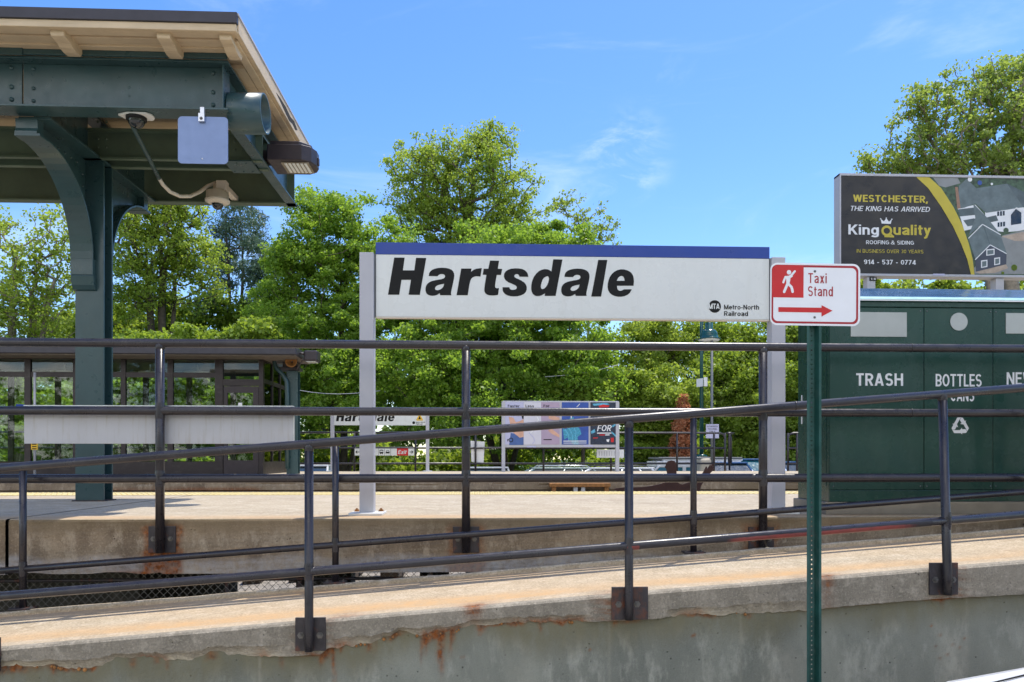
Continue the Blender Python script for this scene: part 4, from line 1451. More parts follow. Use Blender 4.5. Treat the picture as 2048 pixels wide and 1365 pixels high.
# ================================================================== NEAR STATION SIGN
YS = 5.80
ss = thing('station_sign', 'large white station name sign with blue top band and black italic lettering', 'sign', (X(1145, YS), YS, PLAT))
zb_, zt_ = Z(752, 634, YS), Z(752, 485, YS)
zbl = Z(752, 509, YS)
x0, x1 = X(752, YS), X(1538.5, YS)
MB().box(x0, x1, YS, YS + .045, zb_ + .003, zbl).build('panel', M['signwhite'], ss, .003)
MB().box(x0 - .002, x1 + .002, YS - .003, YS + .048, zbl + .0005, zt_).build('blue_band', M['blue'], ss, .002)
MB().box(x0, x1, YS - .003, YS + .048, zb_ - .008, zb_ + .002).build('bottom_trim', M['camwhite'], ss)
for p0, p1, w_ in ((720, 748, .108), (1541, 1570, .108)):
    xa = X(p0, YS)
    m_ = MB().box(xa, xa + w_, YS - .03, YS + .078, PLAT + .012, Z(735, 507, YS))
    po = m_.build('post', M['postgrey'], ss, .004)
    MB().box(xa - .07, xa + w_ + .075, YS - .12, YS + .16, PLAT, PLAT + .018).build('base_plate', M['white'], po, .003)
    for sx in (-.04, w_ + .04):
        m_ = MB().bolt((xa + sx, YS + .10, PLAT + .018), .017, 'z', 1)
        m_.build('anchor_bolt', M['gold_rust'], po)
for xa, xb in ((X(748, YS), x0 - .002), (x1 + .002, X(1541, YS))):
    MB().box(min(xa, xb), max(xa, xb), YS + .005, YS + .04, zb_, Z(735, 507, YS) - .002).build('side_bracket', M['greypole'], ss)
wr = Writer(YS - .0015)
station_name(wr.mb, X(776, YS), X(1268, YS), Z(776, 590, YS), (590 - 516) / F * 5.78, YS - .002)
wr.build('lettering', M['ink'], ss)
wr = Writer(YS - .0015)
zc_ = Z(1430, 613.5, YS)
wr.disc((X(1429.5, YS), zc_), .049, 0, 28)
wr.text('Metro-North', X(1448, YS), X(1518, YS), Z(1480, 619.5, YS), .0365, v=.085, h=.075, gap=.10)
wr.text('Railroad', X(1448, YS), X(1496, YS), Z(1480, 632.5, YS), .0365, v=.085, h=.075, gap=.10)
wr.build('railroad_lettering', M['ink'], ss)
wr = Writer(YS - .0032)
wr.text('MTA', X(1417, YS), X(1439, YS), zc_ - .020, .042, v=.10, h=.09, shear=.0, gap=.04)
wr.build('logo_letters', M['signwhite'], ss)

# ================================================================== TAXI SIGN
YT = 3.90
d_t = (X(1629, YT) * SN + YT * CS)
tx = thing('taxi_stand_sign', 'white and red taxi stand sign on a perforated green channel post', 'sign', (X(1627, YT), YT, GZ))
x0, x1, zb_, zt_ = X(1540, YT), X(1719.5, YT), Z(1630, 652, YT), Z(1630, 527.5, YT)
roll = R(-.35)
cxm, czm = (x0 + x1) / 2, (zb_ + zt_) / 2


def spin(o, piv, a):
    """turn a finished part a little about an upright plane's point"""
    me = o.data
    w = WL[o.name]
    n = len(me.vertices)
    co = np.empty(n * 3); me.vertices.foreach_get('co', co)
    co = co.reshape(-1, 3) + np.array(w)
    dx, dz = co[:, 0] - piv[0], co[:, 2] - piv[1]
    co[:, 0] = piv[0] + dx * math.cos(a) - dz * math.sin(a)
    co[:, 2] = piv[1] + dx * math.sin(a) + dz * math.cos(a)
    me.vertices.foreach_set('co', (co - np.array(w)).reshape(-1)); me.update()


YP_ = YT - .006
sp = [MB().prism(rrect(x0, x1, zb_, zt_, .038, 8), 'y', YT - .004, YT - .001).build('panel', M['signwhite2'], tx)]


def T(u, v):                                    # panel pixel (zoomed picture) -> place on the panel
    return (x0 + (u - 815) / 1060 * (x1 - x0), zt_ - (v - 272) / 741 * (zt_ - zb_))


wr = Writer(YT - .0046)
bo = rrect(*[T(830, 0)[0], T(1852, 0)[0], T(0, 990)[1], T(0, 296)[1]], .030, 8)
bi = rrect(*[T(850, 0)[0], T(1828, 0)[0], T(0, 966)[1], T(0, 322)[1]], .026, 8)
nn = len(bo)
wr.mb.add([(p[0], wr.y, p[1]) for p in bo] + [(p[0], wr.y, p[1]) for p in bi], [(i, (i + 1) % nn, nn + (i + 1) % nn, nn + i) for i in range(nn)])
wr.text('Taxi', *[T(1260, 0)[0], T(1477, 0)[0]], T(0, 508)[1], T(0, 390)[1] - T(0, 508)[1], v=.082, h=.062, gap=.20)
wr.text('Stand', *[T(1258, 0)[0], T(1552, 0)[0]], T(0, 663)[1], T(0, 546)[1] - T(0, 663)[1], v=.082, h=.062, gap=.17)
sp.append(wr.build('border_and_lettering', M['darkred'], tx))
wr = Writer(YT - .0050)
blk = [T(835, 684), T(1205, 684), T(1205, 300), T(905, 300), T(862, 315), T(838, 350), T(835, 380)]
wr.poly(blk, 0, 0)
wr.poly([T(910, 800), T(1420, 800), T(1420, 857), T(910, 857)], 0)
wr.poly([T(1418, 770), T(1548, 833), T(1418, 905)], 0)
sp.append(wr.build('red_block_and_arrow', M['red'], tx))
wr = Writer(YT - .0056)
q = lambda *p: [T(*a) for a in p]
u1 = (x1 - x0) / 1060
wr.disc(T(1032, 385), 26 * u1)
wr.poly(q((985, 430), (1050, 425), (1048, 470), (1035, 535), (1000, 530), (1000, 470)))
wr.capsule(q((1055, 425), (1100, 372)), 24 * u1)
wr.capsule(q((1040, 438), (1060, 428)), 32 * u1)
wr.capsule(q((990, 440), (966, 505)), 24 * u1)
wr.capsule(q((1015, 520), (976, 618)), 30 * u1)
wr.capsule(q((1025, 525), (1062, 560), (1075, 615)), 30 * u1)
sp.append(wr.build('walking_figure_symbol', M['signwhite2'], tx))
m_ = MB()
for v_ in (368, 915):
    c = T(1338, v_)
    m_.lathe([(.0065, 0), (.0055, -.004), (.001, -.005)], (c[0], YT - .004, c[1]), 10, 'y')
sp.append(m_.build('sign_bolt', M['bolt'], tx))
for o in sp:
    spin(o, (cxm, czm), roll)
# perforated U post
xp = X(1627, YT) + .004
m_ = MB()
zt2 = zt_ - .02
zpost0 = GZ
yr, yw = YT, YT + .030
wv_ = .0145
# rims and sloping walls, 2.5 mm metal
prof = [(-.039, yr), (-.026, yr), (-wv_, yw), (wv_, yw), (.026, yr), (.039, yr), (.039, yr + .003), (.0275, yr + .003), (wv_ + .001, yw + .003), (-wv_ - .001, yw + .003), (-.0275, yr + .003), (-.039, yr + .003)]
for a, b in ((0, 1), (1, 2), (3, 4), (4, 5), (5, 6), (6, 7), (7, 8), (9, 10), (10, 11), (11, 0)):
    (xa, ya), (xb, yb) = prof[a], prof[b]
    m_.add([(xp + xa, ya, zpost0), (xp + xb, yb, zpost0), (xp + xb, yb, zt2), (xp + xa, ya, zt2)], [(0, 1, 2, 3)])
pitch, hr = .0254, .0048
z = zpost0
for yy in (yw, yw + .003):
    z = zpost0
    while z + pitch < zt2:
        zc = z + pitch / 2
        hp = [(hr * math.cos(R(45 * k)), hr * math.sin(R(45 * k))) for k in range(8)]
        sq = [(wv_, 0), (wv_, pitch / 2), (0, pitch / 2), (-wv_, pitch / 2), (-wv_, 0), (-wv_, -pitch / 2), (0, -pitch / 2), (wv_, -pitch / 2)]
        m_.add([(xp + a, yy, zc + b) for a, b in hp] + [(xp + a, yy, zc + b) for a, b in sq], [(k, 8 + k, 8 + (k + 1) % 8, (k + 1) % 8) for k in range(8)])
        z += pitch
m_.build('channel_post', M['ugreen'], tx, fix=False)

# ================================================================== RECYCLING CABINET
YB0, YB1 = 5.65, 6.22
xl = X(1659, YB0)
bn = thing('recycling_cabinet', 'dark green recycling cabinet with trash and bottle compartments and white lettering', 'recycling bin', (xl + 1.3, 5.9, PLAT))
mods = [(1659, 1848), (1848, 1986), (1986, 2124), (2124, 2310)]
zg0, zg1 = Z(1700, 1004, YB0), Z(1700, 602, YB0)
xr_ = X(2310, YB0)
MB().box(xl - .03, xr_ + .03, YB0 - .005, YB1 + .03, PLAT, zg0 - .002).build('plinth', M['plinth'], bn, .006)
m_ = MB().box(xl, xr_, YB0 + .012, YB1, zg0, zg1)
m_.box(xl - .004, xl, YB0 + .05, YB1 - .05, zg0 + .12, zg1 - .06)
bd = m_.build('body', M['bin'], bn, .006)
zs_ = Z(1700, 981, YB0)
m_ = MB()
for a, b in mods:
    m_.box(X(a, YB0) + .003, X(b, YB0) - .003, YB0, YB0 + .011, zs_ + .004, zg1 - .05)
m_.box(xl, xr_, YB0, YB0 + .011, zg0, zs_)
m_.box(xl - .004, xr_ + .004, YB0 - .008, YB0 + .011, zg1 - .045, zg1)
m_.build('front_panels', M['bin'], bn, .003)
zl1 = Z(1700, 591, YB0)
m_ = MB()
m_.prism([(YB0 + .035, zg1 + .002), (YB0 + .035, zl1 + .004), (YB1 + .02, 1.44), (YB1 + .02, zg1 + .002)], 'x', xl - .02, xr_ + .02)
m_.build('sloped_lid', M['binlid_sky'], bn, .004)
m_ = MB().prism([(YB0 - .03, zg1 + .002), (YB0 - .03, zg1 + .012), (YB0 + .032, zl1), (YB0 + .032, zg1 + .002)], 'x', xl - .022, xr_ + .022)
m_.build('lid_bevel', M['binbevel_sunlit'], bn, .003)
m_ = MB().box(xl - .021, xr_ + .021, YB0 - .034, YB0 - .031, zg1 - .004, zg1 + .006)
m_.build('lid_edge_trim', M['pwhite'], bn)
m_ = MB().box(X(1701, YB0), X(1813, YB0), YB0 - .005, YB0 - .001, Z(1750, 674, YB0), Z(1750, 625, YB0))
m_.build('aperture_flap', M['binplate'], bn, .001)
m_ = MB().lathe([(.001, -.005), (.069, -.005), (.069, 0)], (X(1917, YB0), YB0 - .001, Z(1917, 644, YB0)), 32, 'y', 0, False)
m_.build('aperture_flap', M['binplate'], bn)
m_ = MB().box(X(2011, YB0), X(2098, YB0), YB0 - .005, YB0 - .001, Z(2050, 668, YB0), Z(2050, 627, YB0))
m_.build('aperture_flap', M['binplate'], bn, .001)
wr = Writer(YB0 - .0012)
wr.text('TRASH', X(1712, YB0), X(1806, YB0), Z(1760, 772, YB0), 25 / F * 5.75, v=.098, h=.082, gap=.12)
wr.text('BOTTLES', X(1871, YB0), X(1963, YB0), Z(1917, 773.5, YB0), 25 / F * 5.77, v=.092, h=.075, gap=.10)
wr.text('CANS', X(1901, YB0), X(1948, YB0), Z(1925, 803, YB0), 24 / F * 5.77, v=.092, h=.075, gap=.10)
wr.text('NEWS', X(2013, YB0), X(2084, YB0), Z(2040, 770, YB0), 25 / F * 5.79, v=.092, h=.075, gap=.10)
m_ = MB().box(xl - .012, xl - .0045, YB1 - .10, YB1 - .085, .28, .52)
m_.build('side_latch', M['pwhite'], bn, .003)
m_ = MB()
for a, b in mods:
    for fx_ in (.04, .96):
        for zz in (zs_ + .03, zg1 - .075):
            m_.lathe([(.006, -.0025), (.005, -.004), (.001, -.0045)], (X(a, YB0) + (X(b, YB0) - X(a, YB0)) * fx_, YB0, zz), 8, 'y')
m_.build('panel_screws', M['greypole'], bn)
c0 = (X(1920, YB0), Z(1920, 853, YB0))
for k in range(3):
    an = R(120 * k)
    ca, sa = math.cos(an), math.sin(an)

    def rp(u, v):
        return (c0[0] + u * ca - v * sa, c0[1] + u * sa + v * ca)
    # a folded band round one corner of the triangle, then its arrow head
    wr.poly([rp(-.050, .020), rp(-.022, .068), rp(.006, .068), rp(-.006, .050), rp(-.030, .008)])
    wr.poly([rp(.008, .068), rp(.022, .066), rp(.037, .040), rp(.048, .046), rp(.034, .012), rp(.001, .018), rp(.012, .025), rp(-.002, .048)])
wr.build('lettering', M['pwhite'], bn)

# ================================================================== BILLBOARD
YBB = 6.95
bb = thing('billboard', 'framed black and gold roofing advertisement panel standing behind the recycling cabinet', 'billboard', (X(1874, YBB), YBB, PLAT))
x0, x1 = X(1680, YBB), X(2081, YBB)
zb_, zt_ = Z(1700, 552, YBB), Z(1700, 346.5, YBB)
fw = .024
m_ = MB()
m_.box(x0 - .002, x1, YBB, YBB + .12, zt_ - fw, zt_)
m_.box(x0 - .002, x1, YBB, YBB + .12, zb_, zb_ + fw)
m_.box(x0 - .002, x0 + .012, YBB - .001, YBB + .121, zb_, zt_)
m_.box(x1 - .025, x1 + .001, YBB - .001, YBB + .121, zb_, zt_)
m_.build('frame', M['postgrey'], bb, .004)
po_ = MB().box(x0 + .012, x1 - .025, YBB + .010, YBB + .03, zb_ + fw, zt_ - fw).build('poster', M['poster'], bb)
MB().box(x0 + .012, x1 - .025, YBB + .031, YBB + .11, zb_ + fw, zt_ - fw).build('back_panel', M['postgrey'], bb)
for p0 in (1745, 2003):
    xa = X(p0, YBB)
    MB().box(xa - .04, xa + .04, YBB + .02, YBB + .10, PLAT, zb_ - .001).build('post', M['postgrey'], bb, .004)
BY = YBB + .0095


def Q(u, v):                                    # zoomed poster pixel -> place
    px, py = 1600 + u / 4.565, 330 + v / 4.565
    return (X(px, BY), Z(1850, py + (1850 - px) * .006, BY))


def qx(u):
    return X(1600 + u / 4.565, BY)


def qz(u, v):
    return Q(u, v)[1]


zlo = zb_ + fw + .001
zhi = zt_ - fw - .001
xhi = x1 - .026
# the aerial house picture
arc_in = [(1180, 100), (1290, 215), (1400, 385), (1480, 545), (1540, 720), (1575, 860), (1592, 992)]
wr = Writer(BY)
pic = [Q(*p) for p in arc_in] + [(xhi, zlo), (xhi, zhi)]
pic[0] = (pic[0][0], zhi); pic[6] = (pic[6][0], zlo)
LM = [M['pgreen'], M['pdrive'], M['housegrey'], M['houseroof2'], M['pwhite'], M['housenavy'], M['pbrick'], M['ptan'], M['pblue'], M['glassblack'], M['leaf_mid']]
wr.poly(pic, 0, 0)


def cq(pts, mi, up):
    wr.poly([(min(a, xhi), min(max(b, zlo), zhi)) for a, b in (Q(*p) for p in pts)], mi, up)


cq([(1590, 940), (1850, 640), (2200, 560), (2200, 995), (1594, 992)], 1, .0002)
cq([(1215, 115), (1440, 105), (1465, 165), (1330, 205), (1270, 190)], 1, .0002)
cq([(1600, 975), (1880, 905), (1900, 940), (1780, 985), (1640, 992)], 7, .0004)
cq([(1840, 650), (2048, 605), (2200, 640), (2200, 690), (1960, 690)], 7, .0004)
cq([(1690, 430), (1890, 400), (2048, 380), (2200, 420), (2200, 560), (1990, 600), (1870, 610), (1720, 590), (1690, 520)], 4, .0005)
cq([(1440, 400), (1600, 360), (1700, 470), (1660, 560), (1500, 600)], 4, .0005)
cq([(1450, 190), (1520, 125), (1610, 210), (1890, 165), (2040, 380), (1700, 435), (1600, 350), (1500, 390), (1440, 400)], 2, .0007)
cq([(1890, 165), (2048, 240), (2200, 300), (2200, 400), (2045, 385)], 3, .0006)
cq([(1440, 405), (1600, 385), (1640, 450), (1460, 470)], 3, .0009)
cq([(1490, 505), (1590, 485), (1640, 540), (1530, 560)], 3, .0009)
cq([(1690, 480), (1790, 455), (1810, 505), (1720, 525)], 3, .0009)
cq([(1580, 350), (1700, 470), (1830, 630), (1660, 540), (1540, 640), (1600, 480)], 2, .0011)
cq([(1535, 665), (1665, 540), (1830, 635), (1890, 810), (1735, 725), (1600, 865)], 2, .0013)
cq([(1665, 540), (1680, 545), (1735, 720), (1728, 725)], 3, .0014)
cq([(1600, 865), (1735, 725), (1885, 815), (1882, 905), (1605, 975)], 5, .0015)
for a, b in (((1535, 670), (1665, 540)), ((1665, 540), (1832, 635)), ((1598, 865), (1735, 728)), ((1735, 728), (1885, 808)), ((1905, 450), (1975, 385)), ((1975, 385), (2040, 425))):
    wr.y -= .0017; wr.line([Q(*a), Q(*b)], .008, 4); wr.y += .0017
for a, b, c, d in ((1700, 770, 1775, 828), (1652, 872, 1710, 940), (1772, 848, 1826, 915)):
    cq([(a, d), (c, d - 10), (c, b - 8), (a, b)], 4, .0018)
    cq([(a + 9, d - 9), (c - 9, d - 18), (c - 9, b + 3), (a + 9, b + 9)], 8 if False else 2, .0020)
for a, b in ((1800, 420), (1825, 418), (1850, 415), (1803, 520), (1828, 517), (1853, 514)):
    cq([(a, b + 44), (a + 18, b + 42), (a + 18, b), (a, b + 2)], 9, .0016)
cq([(1925, 545), (2020, 530), (2020, 430), (1970, 395), (1925, 450)], 9, .0016)
cq([(1415, 200), (1440, 200), (1465, 395), (1435, 400)], 6, .0016)
for (a, b, r_, m9) in ((1880, 595, .026, 0), (1955, 935, .030, 10), (1640, 160, .022, 8), (1550, 130, .022, 4), (1750, 170, .012, 4), (1850, 985, .014, 10)):
    c = Q(a, b); wr.y -= .0019; wr.disc((min(c[0], xhi - r_), max(c[1], zlo + r_)), r_, m9); wr.y += .0019
wr.build('house_picture', LM, po_)
# gold arc
wr = Writer(BY - .0004)
outer = [(1060, 100), (1170, 215), (1290, 385), (1395, 560), (1470, 720), (1525, 860), (1560, 992)]
arcp = []
for i in range(len(outer)):
    pass
o_, i_ = [Q(*p) for p in outer], [Q(*p) for p in arc_in]
o_[0] = (o_[0][0], zhi); i_[0] = (i_[0][0], zhi); o_[-1] = (o_[-1][0], zlo); i_[-1] = (i_[-1][0], zlo)
wr.mb.add([(p[0], wr.y - .002, p[1]) for p in o_ + i_], [(k, k + 1, 7 + k + 1, 7 + k) for k in range(6)])
BYt = BY - .0005
wr.text('WESTCHESTER,', qx(485), qx(1166), qz(800, 345), (65 / 4.565) / F * 7.0, v=.105, h=.085, gap=.10)
wr.text('uality', qx(852), qx(1195), qz(1000, 643), (95 / 4.565) / F * 7.0, v=.092, h=.085, gap=.10)
wr.text('IN BUSINESS OVER 30 YEARS', qx(517), qx(1126), qz(800, 808), (33 / 4.565) / F * 7.0, v=.060, h=.055, gap=.14)
qc = Q(792, 606)
wr.line([(qc[0] + .042 * math.cos(R(a)), qc[1] + .040 * math.sin(R(a))) for a in range(0, 361, 15)], .022)
wr.line([Q(770, 655), Q(858, 658)], .018)
wr.line([Q(822, 630), Q(850, 660)], .016)
wr.build('gold_arc_and_lettering', M['gold'], po_)
wr = Writer(BY - .0005)
wr.text('THE KING HAS ARRIVED', qx(455), qx(1190), qz(800, 428), (46 / 4.565) / F * 7.0, v=.075, h=.066, shear=.2, gap=.12)
wr.text('King', qx(441), qx(720), qz(580, 642), (93 / 4.565) / F * 7.0, v=.092, h=.085, gap=.10)
wr.text('ROOFING & SIDING', qx(603), qx(1040), qz(800, 729), (35 / 4.565) / F * 7.0, v=.075, h=.066, gap=.12)
wr.text('914 - 537 - 0774', qx(583), qx(1057), qz(800, 912), (43 / 4.565) / F * 7.0, v=.085, h=.075, gap=.11)
wr.poly([Q(745, 540), Q(828, 543), Q(838, 500), Q(812, 522), Q(787, 492), Q(765, 520), Q(736, 497)])
for c in ((736, 497), (787, 490), (838, 500)):
    wr.disc(Q(*c), .006)
wr.build('white_lettering', M['pwhite'], po_)
m_ = MB().box(X(1741, YBB), X(1755, YBB), YBB + .014, YBB + .019, Z(1748, 561, YBB), Z(1748, 554, YBB))
tg = m_.build('number_tag', M['ink'], bb)
wr = Writer(YBB + .0135)
wr.text('1-8', X(1743, YBB), X(1753, YBB), Z(1748, 559.5, YBB), .019, v=.09, h=.08)
wr.build('number', M['pwhite'], tg)
m_ = MB().box(X(1866, YBB), X(1889, YBB), YBB - .003, YBB - .0005, Z(1878, 552, YBB) + .002, Z(1878, 548, YBB))
m_.build('frame_sticker', M['lav'], bb)

# ================================================================== PANEL BACK ON THE FENCE
YQ = Y3 + .05
bp_ = thing('sign_panel_back', 'long blank weathered grey back of a sign fixed to the platform fence', 'sign', (X(318, YQ), YQ, Z(318, 850, YQ)))
x0, x1, zb_, zt_ = X(48, YQ), X(587, YQ), Z(300, 888, YQ), Z(300, 813, YQ)
M['backpanel'] = paint('weathered_sign_back', (.47, .47, .49), .5, .1, .06, 3, 0, 60, dirt=(.36, .33, .28), dirt_amt=.8, dirt_scale=(26, 3, 2.2))
MB().box(x0, x1, YQ, YQ + .012, zb_, zt_).build('panel', M['backpanel'], bp_, .002)
m_ = MB().box(x0 - .002, x1 + .002, YQ - .003, YQ + .016, zt_, zt_ + .006).box(x1 + .0005, x1 + .006, YQ - .003, YQ + .016, zb_, zt_)
m_.build('edge_trim', M['alu'], bp_)
MB().box(X(32, YQ), x0 - .004, YQ, YQ + .02, zt_ - .02, zt_ + .012).build('blue_clip', M['blue'], bp_)

# ================================================================== FAR PLATFORM
FP0, FP1 = 17.0, 24.4
fp = thing('station_platform', 'far concrete station platform across the tracks with spalled shaded face', 'platform', (0, FP0, GZ))
xa = np.linspace(-30, 30, 900)
ry, rz = [np.full_like(xa, FP0 + .25)], [np.full_like(xa, -1.3)]
ry.append(np.full_like(xa, FP0 + .25)); rz.append(np.full_like(xa, -.74))
for i in range(9):
    f = i / 8
    ry.append(FP0 + .02 * (vnoise(xa + f * 3, 200 + i, 1.5) > .75) * (f > .3)); rz.append(-.72 + f * (.72 + PLAT - .02) + 0 * xa)
ry += [np.full_like(xa, FP0 + .02), np.full_like(xa, FP1), np.full_like(xa, FP1)]
rz += [np.full_like(xa, PLAT), np.full_like(xa, PLAT), np.full_like(xa, GZ)]
V = np.stack([np.broadcast_to(xa, (len(ry), len(xa))), np.array(ry), np.array(rz)], -1).transpose(1, 0, 2)
shp = V.shape[:2]
rust = np.zeros(shp); moss = np.zeros(shp); pale = np.zeros(shp)
ff_ = np.clip((V[..., 2] + .72) / .28, 0, 1)
rust[:, :11] = .8 * sstep(.35, .05, ff_[:, :11]) * sstep(.4, .7, vnoise(xa, 301, 1.1))[:, None] * (xa < -2)[:, None]
moss[:, :11] = .8 * sstep(.5, .8, vnoise(xa, 302, .8))[:, None]
mi = np.array([0] * 10 + [1] * 3)[:shp[1] - 1]
grid_mesh('platform_slab', V, None, fp, dict(rust=rust, moss=moss, pale=pale), mats=[M['c_face'], M['c_plat']], matidx=mi[None, :])
MB().box(-30, 30, FP0 - .02, FP0 + .02, -.80, -.755).build('edge_board', M['plinth'], fp)
# rusty bumper bracket on the far platform
YBk = 16.9
bk = thing('steel_step_frame', 'orange-brown rusty steel frame fixed to the far platform face', 'steel frame', P(1158, 985, YBk))
x0, x1 = X(1098, YBk), X(1219, YBk)
m_ = MB().box(x0, x1, YBk - .16, YBk + .06, Z(1158, 974, YBk), Z(1158, 966.5, YBk))
m_.build('top_beam', M['gold_rust'], bk, .01)
for p0 in (1107, 1150, 1165, 1212):
    xa_ = X(p0, YBk)
    MB().box(xa_ - .045, xa_ + .045, YBk - .12, YBk + .04, -1.2, Z(1158, 974, YBk) - .001).build('leg', M['backpanel'] if p0 in (1150, 1165) else M['gold_rust'], bk)

# steel cut-out figure
YG = 11.2
fg = thing('cutout_figure', 'dark brown steel cutout of a figure raising one open hand beside the tracks', 'sculpture', P(1345, 1000, YG))
G = lambda u, v: (X(1220 + u / 7.877, YG), Z(1345, 890 + v / 7.877, YG))
body = [(365, 670), (520, 665), (640, 650), (760, 625), (870, 595), (905, 575), (905, 450), (890, 380), (868, 350), (885, 325), (890, 290), (920, 258), (970, 245), (1020, 258), (1048, 300), (1050, 460), (1052, 575), (1090, 610), (1140, 628), (1190, 610), (1260, 590), (1340, 560), (1420, 500), (1470, 440), (1500, 380), (1518, 342), (1530, 350), (1530, 395), (1580, 315), (1592, 318), (1560, 385), (1615, 305), (1632, 312), (1590, 385), (1632, 335), (1642, 345), (1610, 400), (1640, 375), (1640, 390), (1590, 440), (1560, 470), (1500, 560), (1440, 640), (1400, 760), (1390, 1500), (300, 1500), (200, 800), (100, 720), (60, 690), (200, 672)]
m_ = MB().prism([G(*p) for p in body], 'y', YG, YG + .03)
m_.build('steel_plate', M['cor'], fg)
zfoot = Z(1345, 890 + 1500 / 7.877, YG)
for p0 in (1290, 1370):
    MB().box(X(p0, YG) - .03, X(p0, YG) + .03, YG + .031, YG + .09, GZ, zfoot + .3).build('support_post', M['cor'], fg)

# ================================================================== FAR SHELTER
YH = 20.0
sh = thing('waiting_shelter', 'glass-walled brown framed waiting shelter under a flat canopy on the far platform', 'shelter', (-9, YH, PLAT))
br = M['brown']
RX1 = X(592, 19.2)
zr0, zr1 = Z(590, 712, 19.2), Z(590, 694, 19.2)
m_ = MB().box(-24, RX1, 19.2, 20.95, zr0 + .03, zr1).box(-24, X(520, 20), 20.951, 24.0, zr0 + .03, zr1)
m_.build('roof', M['roofcap'], sh, .02)
MB().box(-24, RX1 - .02, 19.25, 20.9, zr0, zr0 + .028).box(-24, X(520, 20) - .02, 20.901, 23.95, zr0, zr0 + .028).build('soffit', M['soffit'], sh)
xw1 = X(527, YH)
zg_t = Z(300, 720, YH); zk = Z(300, 924, YH)
YR = 22.6
# kick panels, header
m_ = MB().box(-20, X(437, YH), YH, YH + .06, PLAT, zk).box(-20, xw1, YH, YH + .08, zg_t, zr0 - .002)
m_.box(-20, X(437, YH), YH + .005, YH + .065, Z(300, 755, YH), Z(300, 745, YH))
m_.build('front_wall', br, sh)
m_ = MB().box(-20, xw1, YR, YR + .06, PLAT, zk).box(-20, xw1, YR, YR + .06, Z(300, 752, YR), Z(300, 744, YR)).box(-20, xw1, YR, YR + .06, zg_t, zr0 - .002)
m_.build('rear_wall', br, sh)
for a, b in ((-50, -36), (49, 61), (146, 152), (242, 251), (335, 346), (430, 437)):
    xa_, xb_ = X(a, YH), X(b, YH)
    MB().box(xa_, xb_, YH - .01, YH + .075, zk + .001, zg_t - .001).build('mullion', br, sh)
for p0 in (-120, -30, 21, 115, 200, 291, 378, 466):
    xa_ = X(p0, YR)
    MB().box(xa_ - .075, xa_ + .075, YR - .01, YR + .07, zk + .001, zg_t - .001).build('mullion', br, sh)
MB().box(-20, X(437, YH), YH + .03, YH + .036, zk + .002, zg_t - .002).build('window', M['glass'], sh)
MB().box(-20, xw1, YR + .02, YR + .026, zk + .002, zg_t - .002).build('window', M['glass'], sh)
# door bay
m_ = MB()
m_.box(X(437, YH), X(446, YH), YH - .02, YH + .10, PLAT, zg_t)
m_.box(X(518, YH), xw1, YH - .02, YH + .10, PLAT, zg_t)
m_.box(X(446, YH), X(518, YH), YH - .01, YH + .08, Z(480, 772, YH), Z(480, 759, YH))
m_.build('door_frame', br, sh)
MB().box(X(446, YH), X(518, YH), YH + .03, YH + .036, Z(480, 759, YH) + .002, zg_t - .002).build('window', M['glass'], sh)
m_ = MB()
dx0, dx1, dz1 = X(447, YH), X(517, YH), Z(480, 773, YH)
ga, gb_, gt, gbz = X(455, YH), X(506, YH), Z(480, 786, YH), Z(480, 921, YH)
m_.box(dx0, ga, YH, YH + .05, PLAT + .01, dz1).box(gb_, dx1, YH, YH + .05, PLAT + .01, dz1).box(ga, gb_, YH, YH + .05, gt, dz1).box(ga, gb_, YH, YH + .05, PLAT + .01, gbz)
dr = m_.build('door', M['bronze'], sh)
MB().box(ga, gb_, YH + .02, YH + .026, gbz, gt).build('glass_pane', M['glass'], dr)
MB().box(X(476, YH), X(484, YH), YH + .01, YH + .018, Z(480, 813, YH), Z(480, 806, YH)).build('notice', M['pwhite'], dr)
# right return wall
m_ = MB()
for yy in (20.9, 21.7):
    m_.box(xw1 - .06, xw1, yy - .04, yy + .04, zk, zg_t)
m_.box(xw1 - .06, xw1, YH + .1, YR, PLAT, zk).box(xw1 - .06, xw1, YH + .1, YR, zg_t - .0, zr0 - .002).box(xw1 - .06, xw1, YH + .1, YR, Z(535, 765, YH), Z(535, 757, YH))
m_.build('side_wall', br, sh)
MB().box(xw1 - .035, xw1 - .03, YH + .1, YR, zk + .002, zg_t - .002).build('window', M['glass'], sh)
# ceiling lights inside
for p0, w_ in ((45, .36), (130, .36), (395, .36), (300, .30)):
    xx = X(p0, 21.2)
    m_ = MB().lathe([(.001, 0), (w_ * .4, -.0), (w_ * .95, .10), (w_, .16), (.001, .17)], (xx, 21.2, zr0 - .36), 20)
    m_.tube([(xx, 21.2, zr0 - .2), (xx, 21.2, zr0)], .02, 6)
    m_.build('ceiling_lamp', M['camwhite'], sh)
# bench and interior shapes
for p0 in (-20, 20):
    pass
column(X(573, 20.4), X(573, 20.4) + .30, 20.4, 20.66, PLAT, Z(580, 742, 20.4), g, sh, False)
m_ = MB().box(X(556, 20.4), X(600, 20.4), 20.3, 20.75, Z(580, 741, 20.4), Z(580, 735, 20.4))
m_.box(X(566, 20.4), X(596, 20.4), 20.35, 20.7, Z(580, 735, 20.4) + .001, zr0 - .002)
m_.build('column_capital', M['bronze'], sh, .01)
pts = [Vector(P(*q)) for q in ((549, 713, 20.3), (549, 726, 20.3), (553, 737, 20.3), (566, 750, 20.3), (573, 764, 20.3), (574, 790, 20.3), (574, 938, 20.3))]
MB().tube(pts, .055, 10).build('downpipe', g, sh)
sk = thing('loudspeaker', 'rusty horn loudspeaker tucked under the shelter roof end', 'loudspeaker', P(583, 722, 20.0))
c = P(584, 724, 20.0)
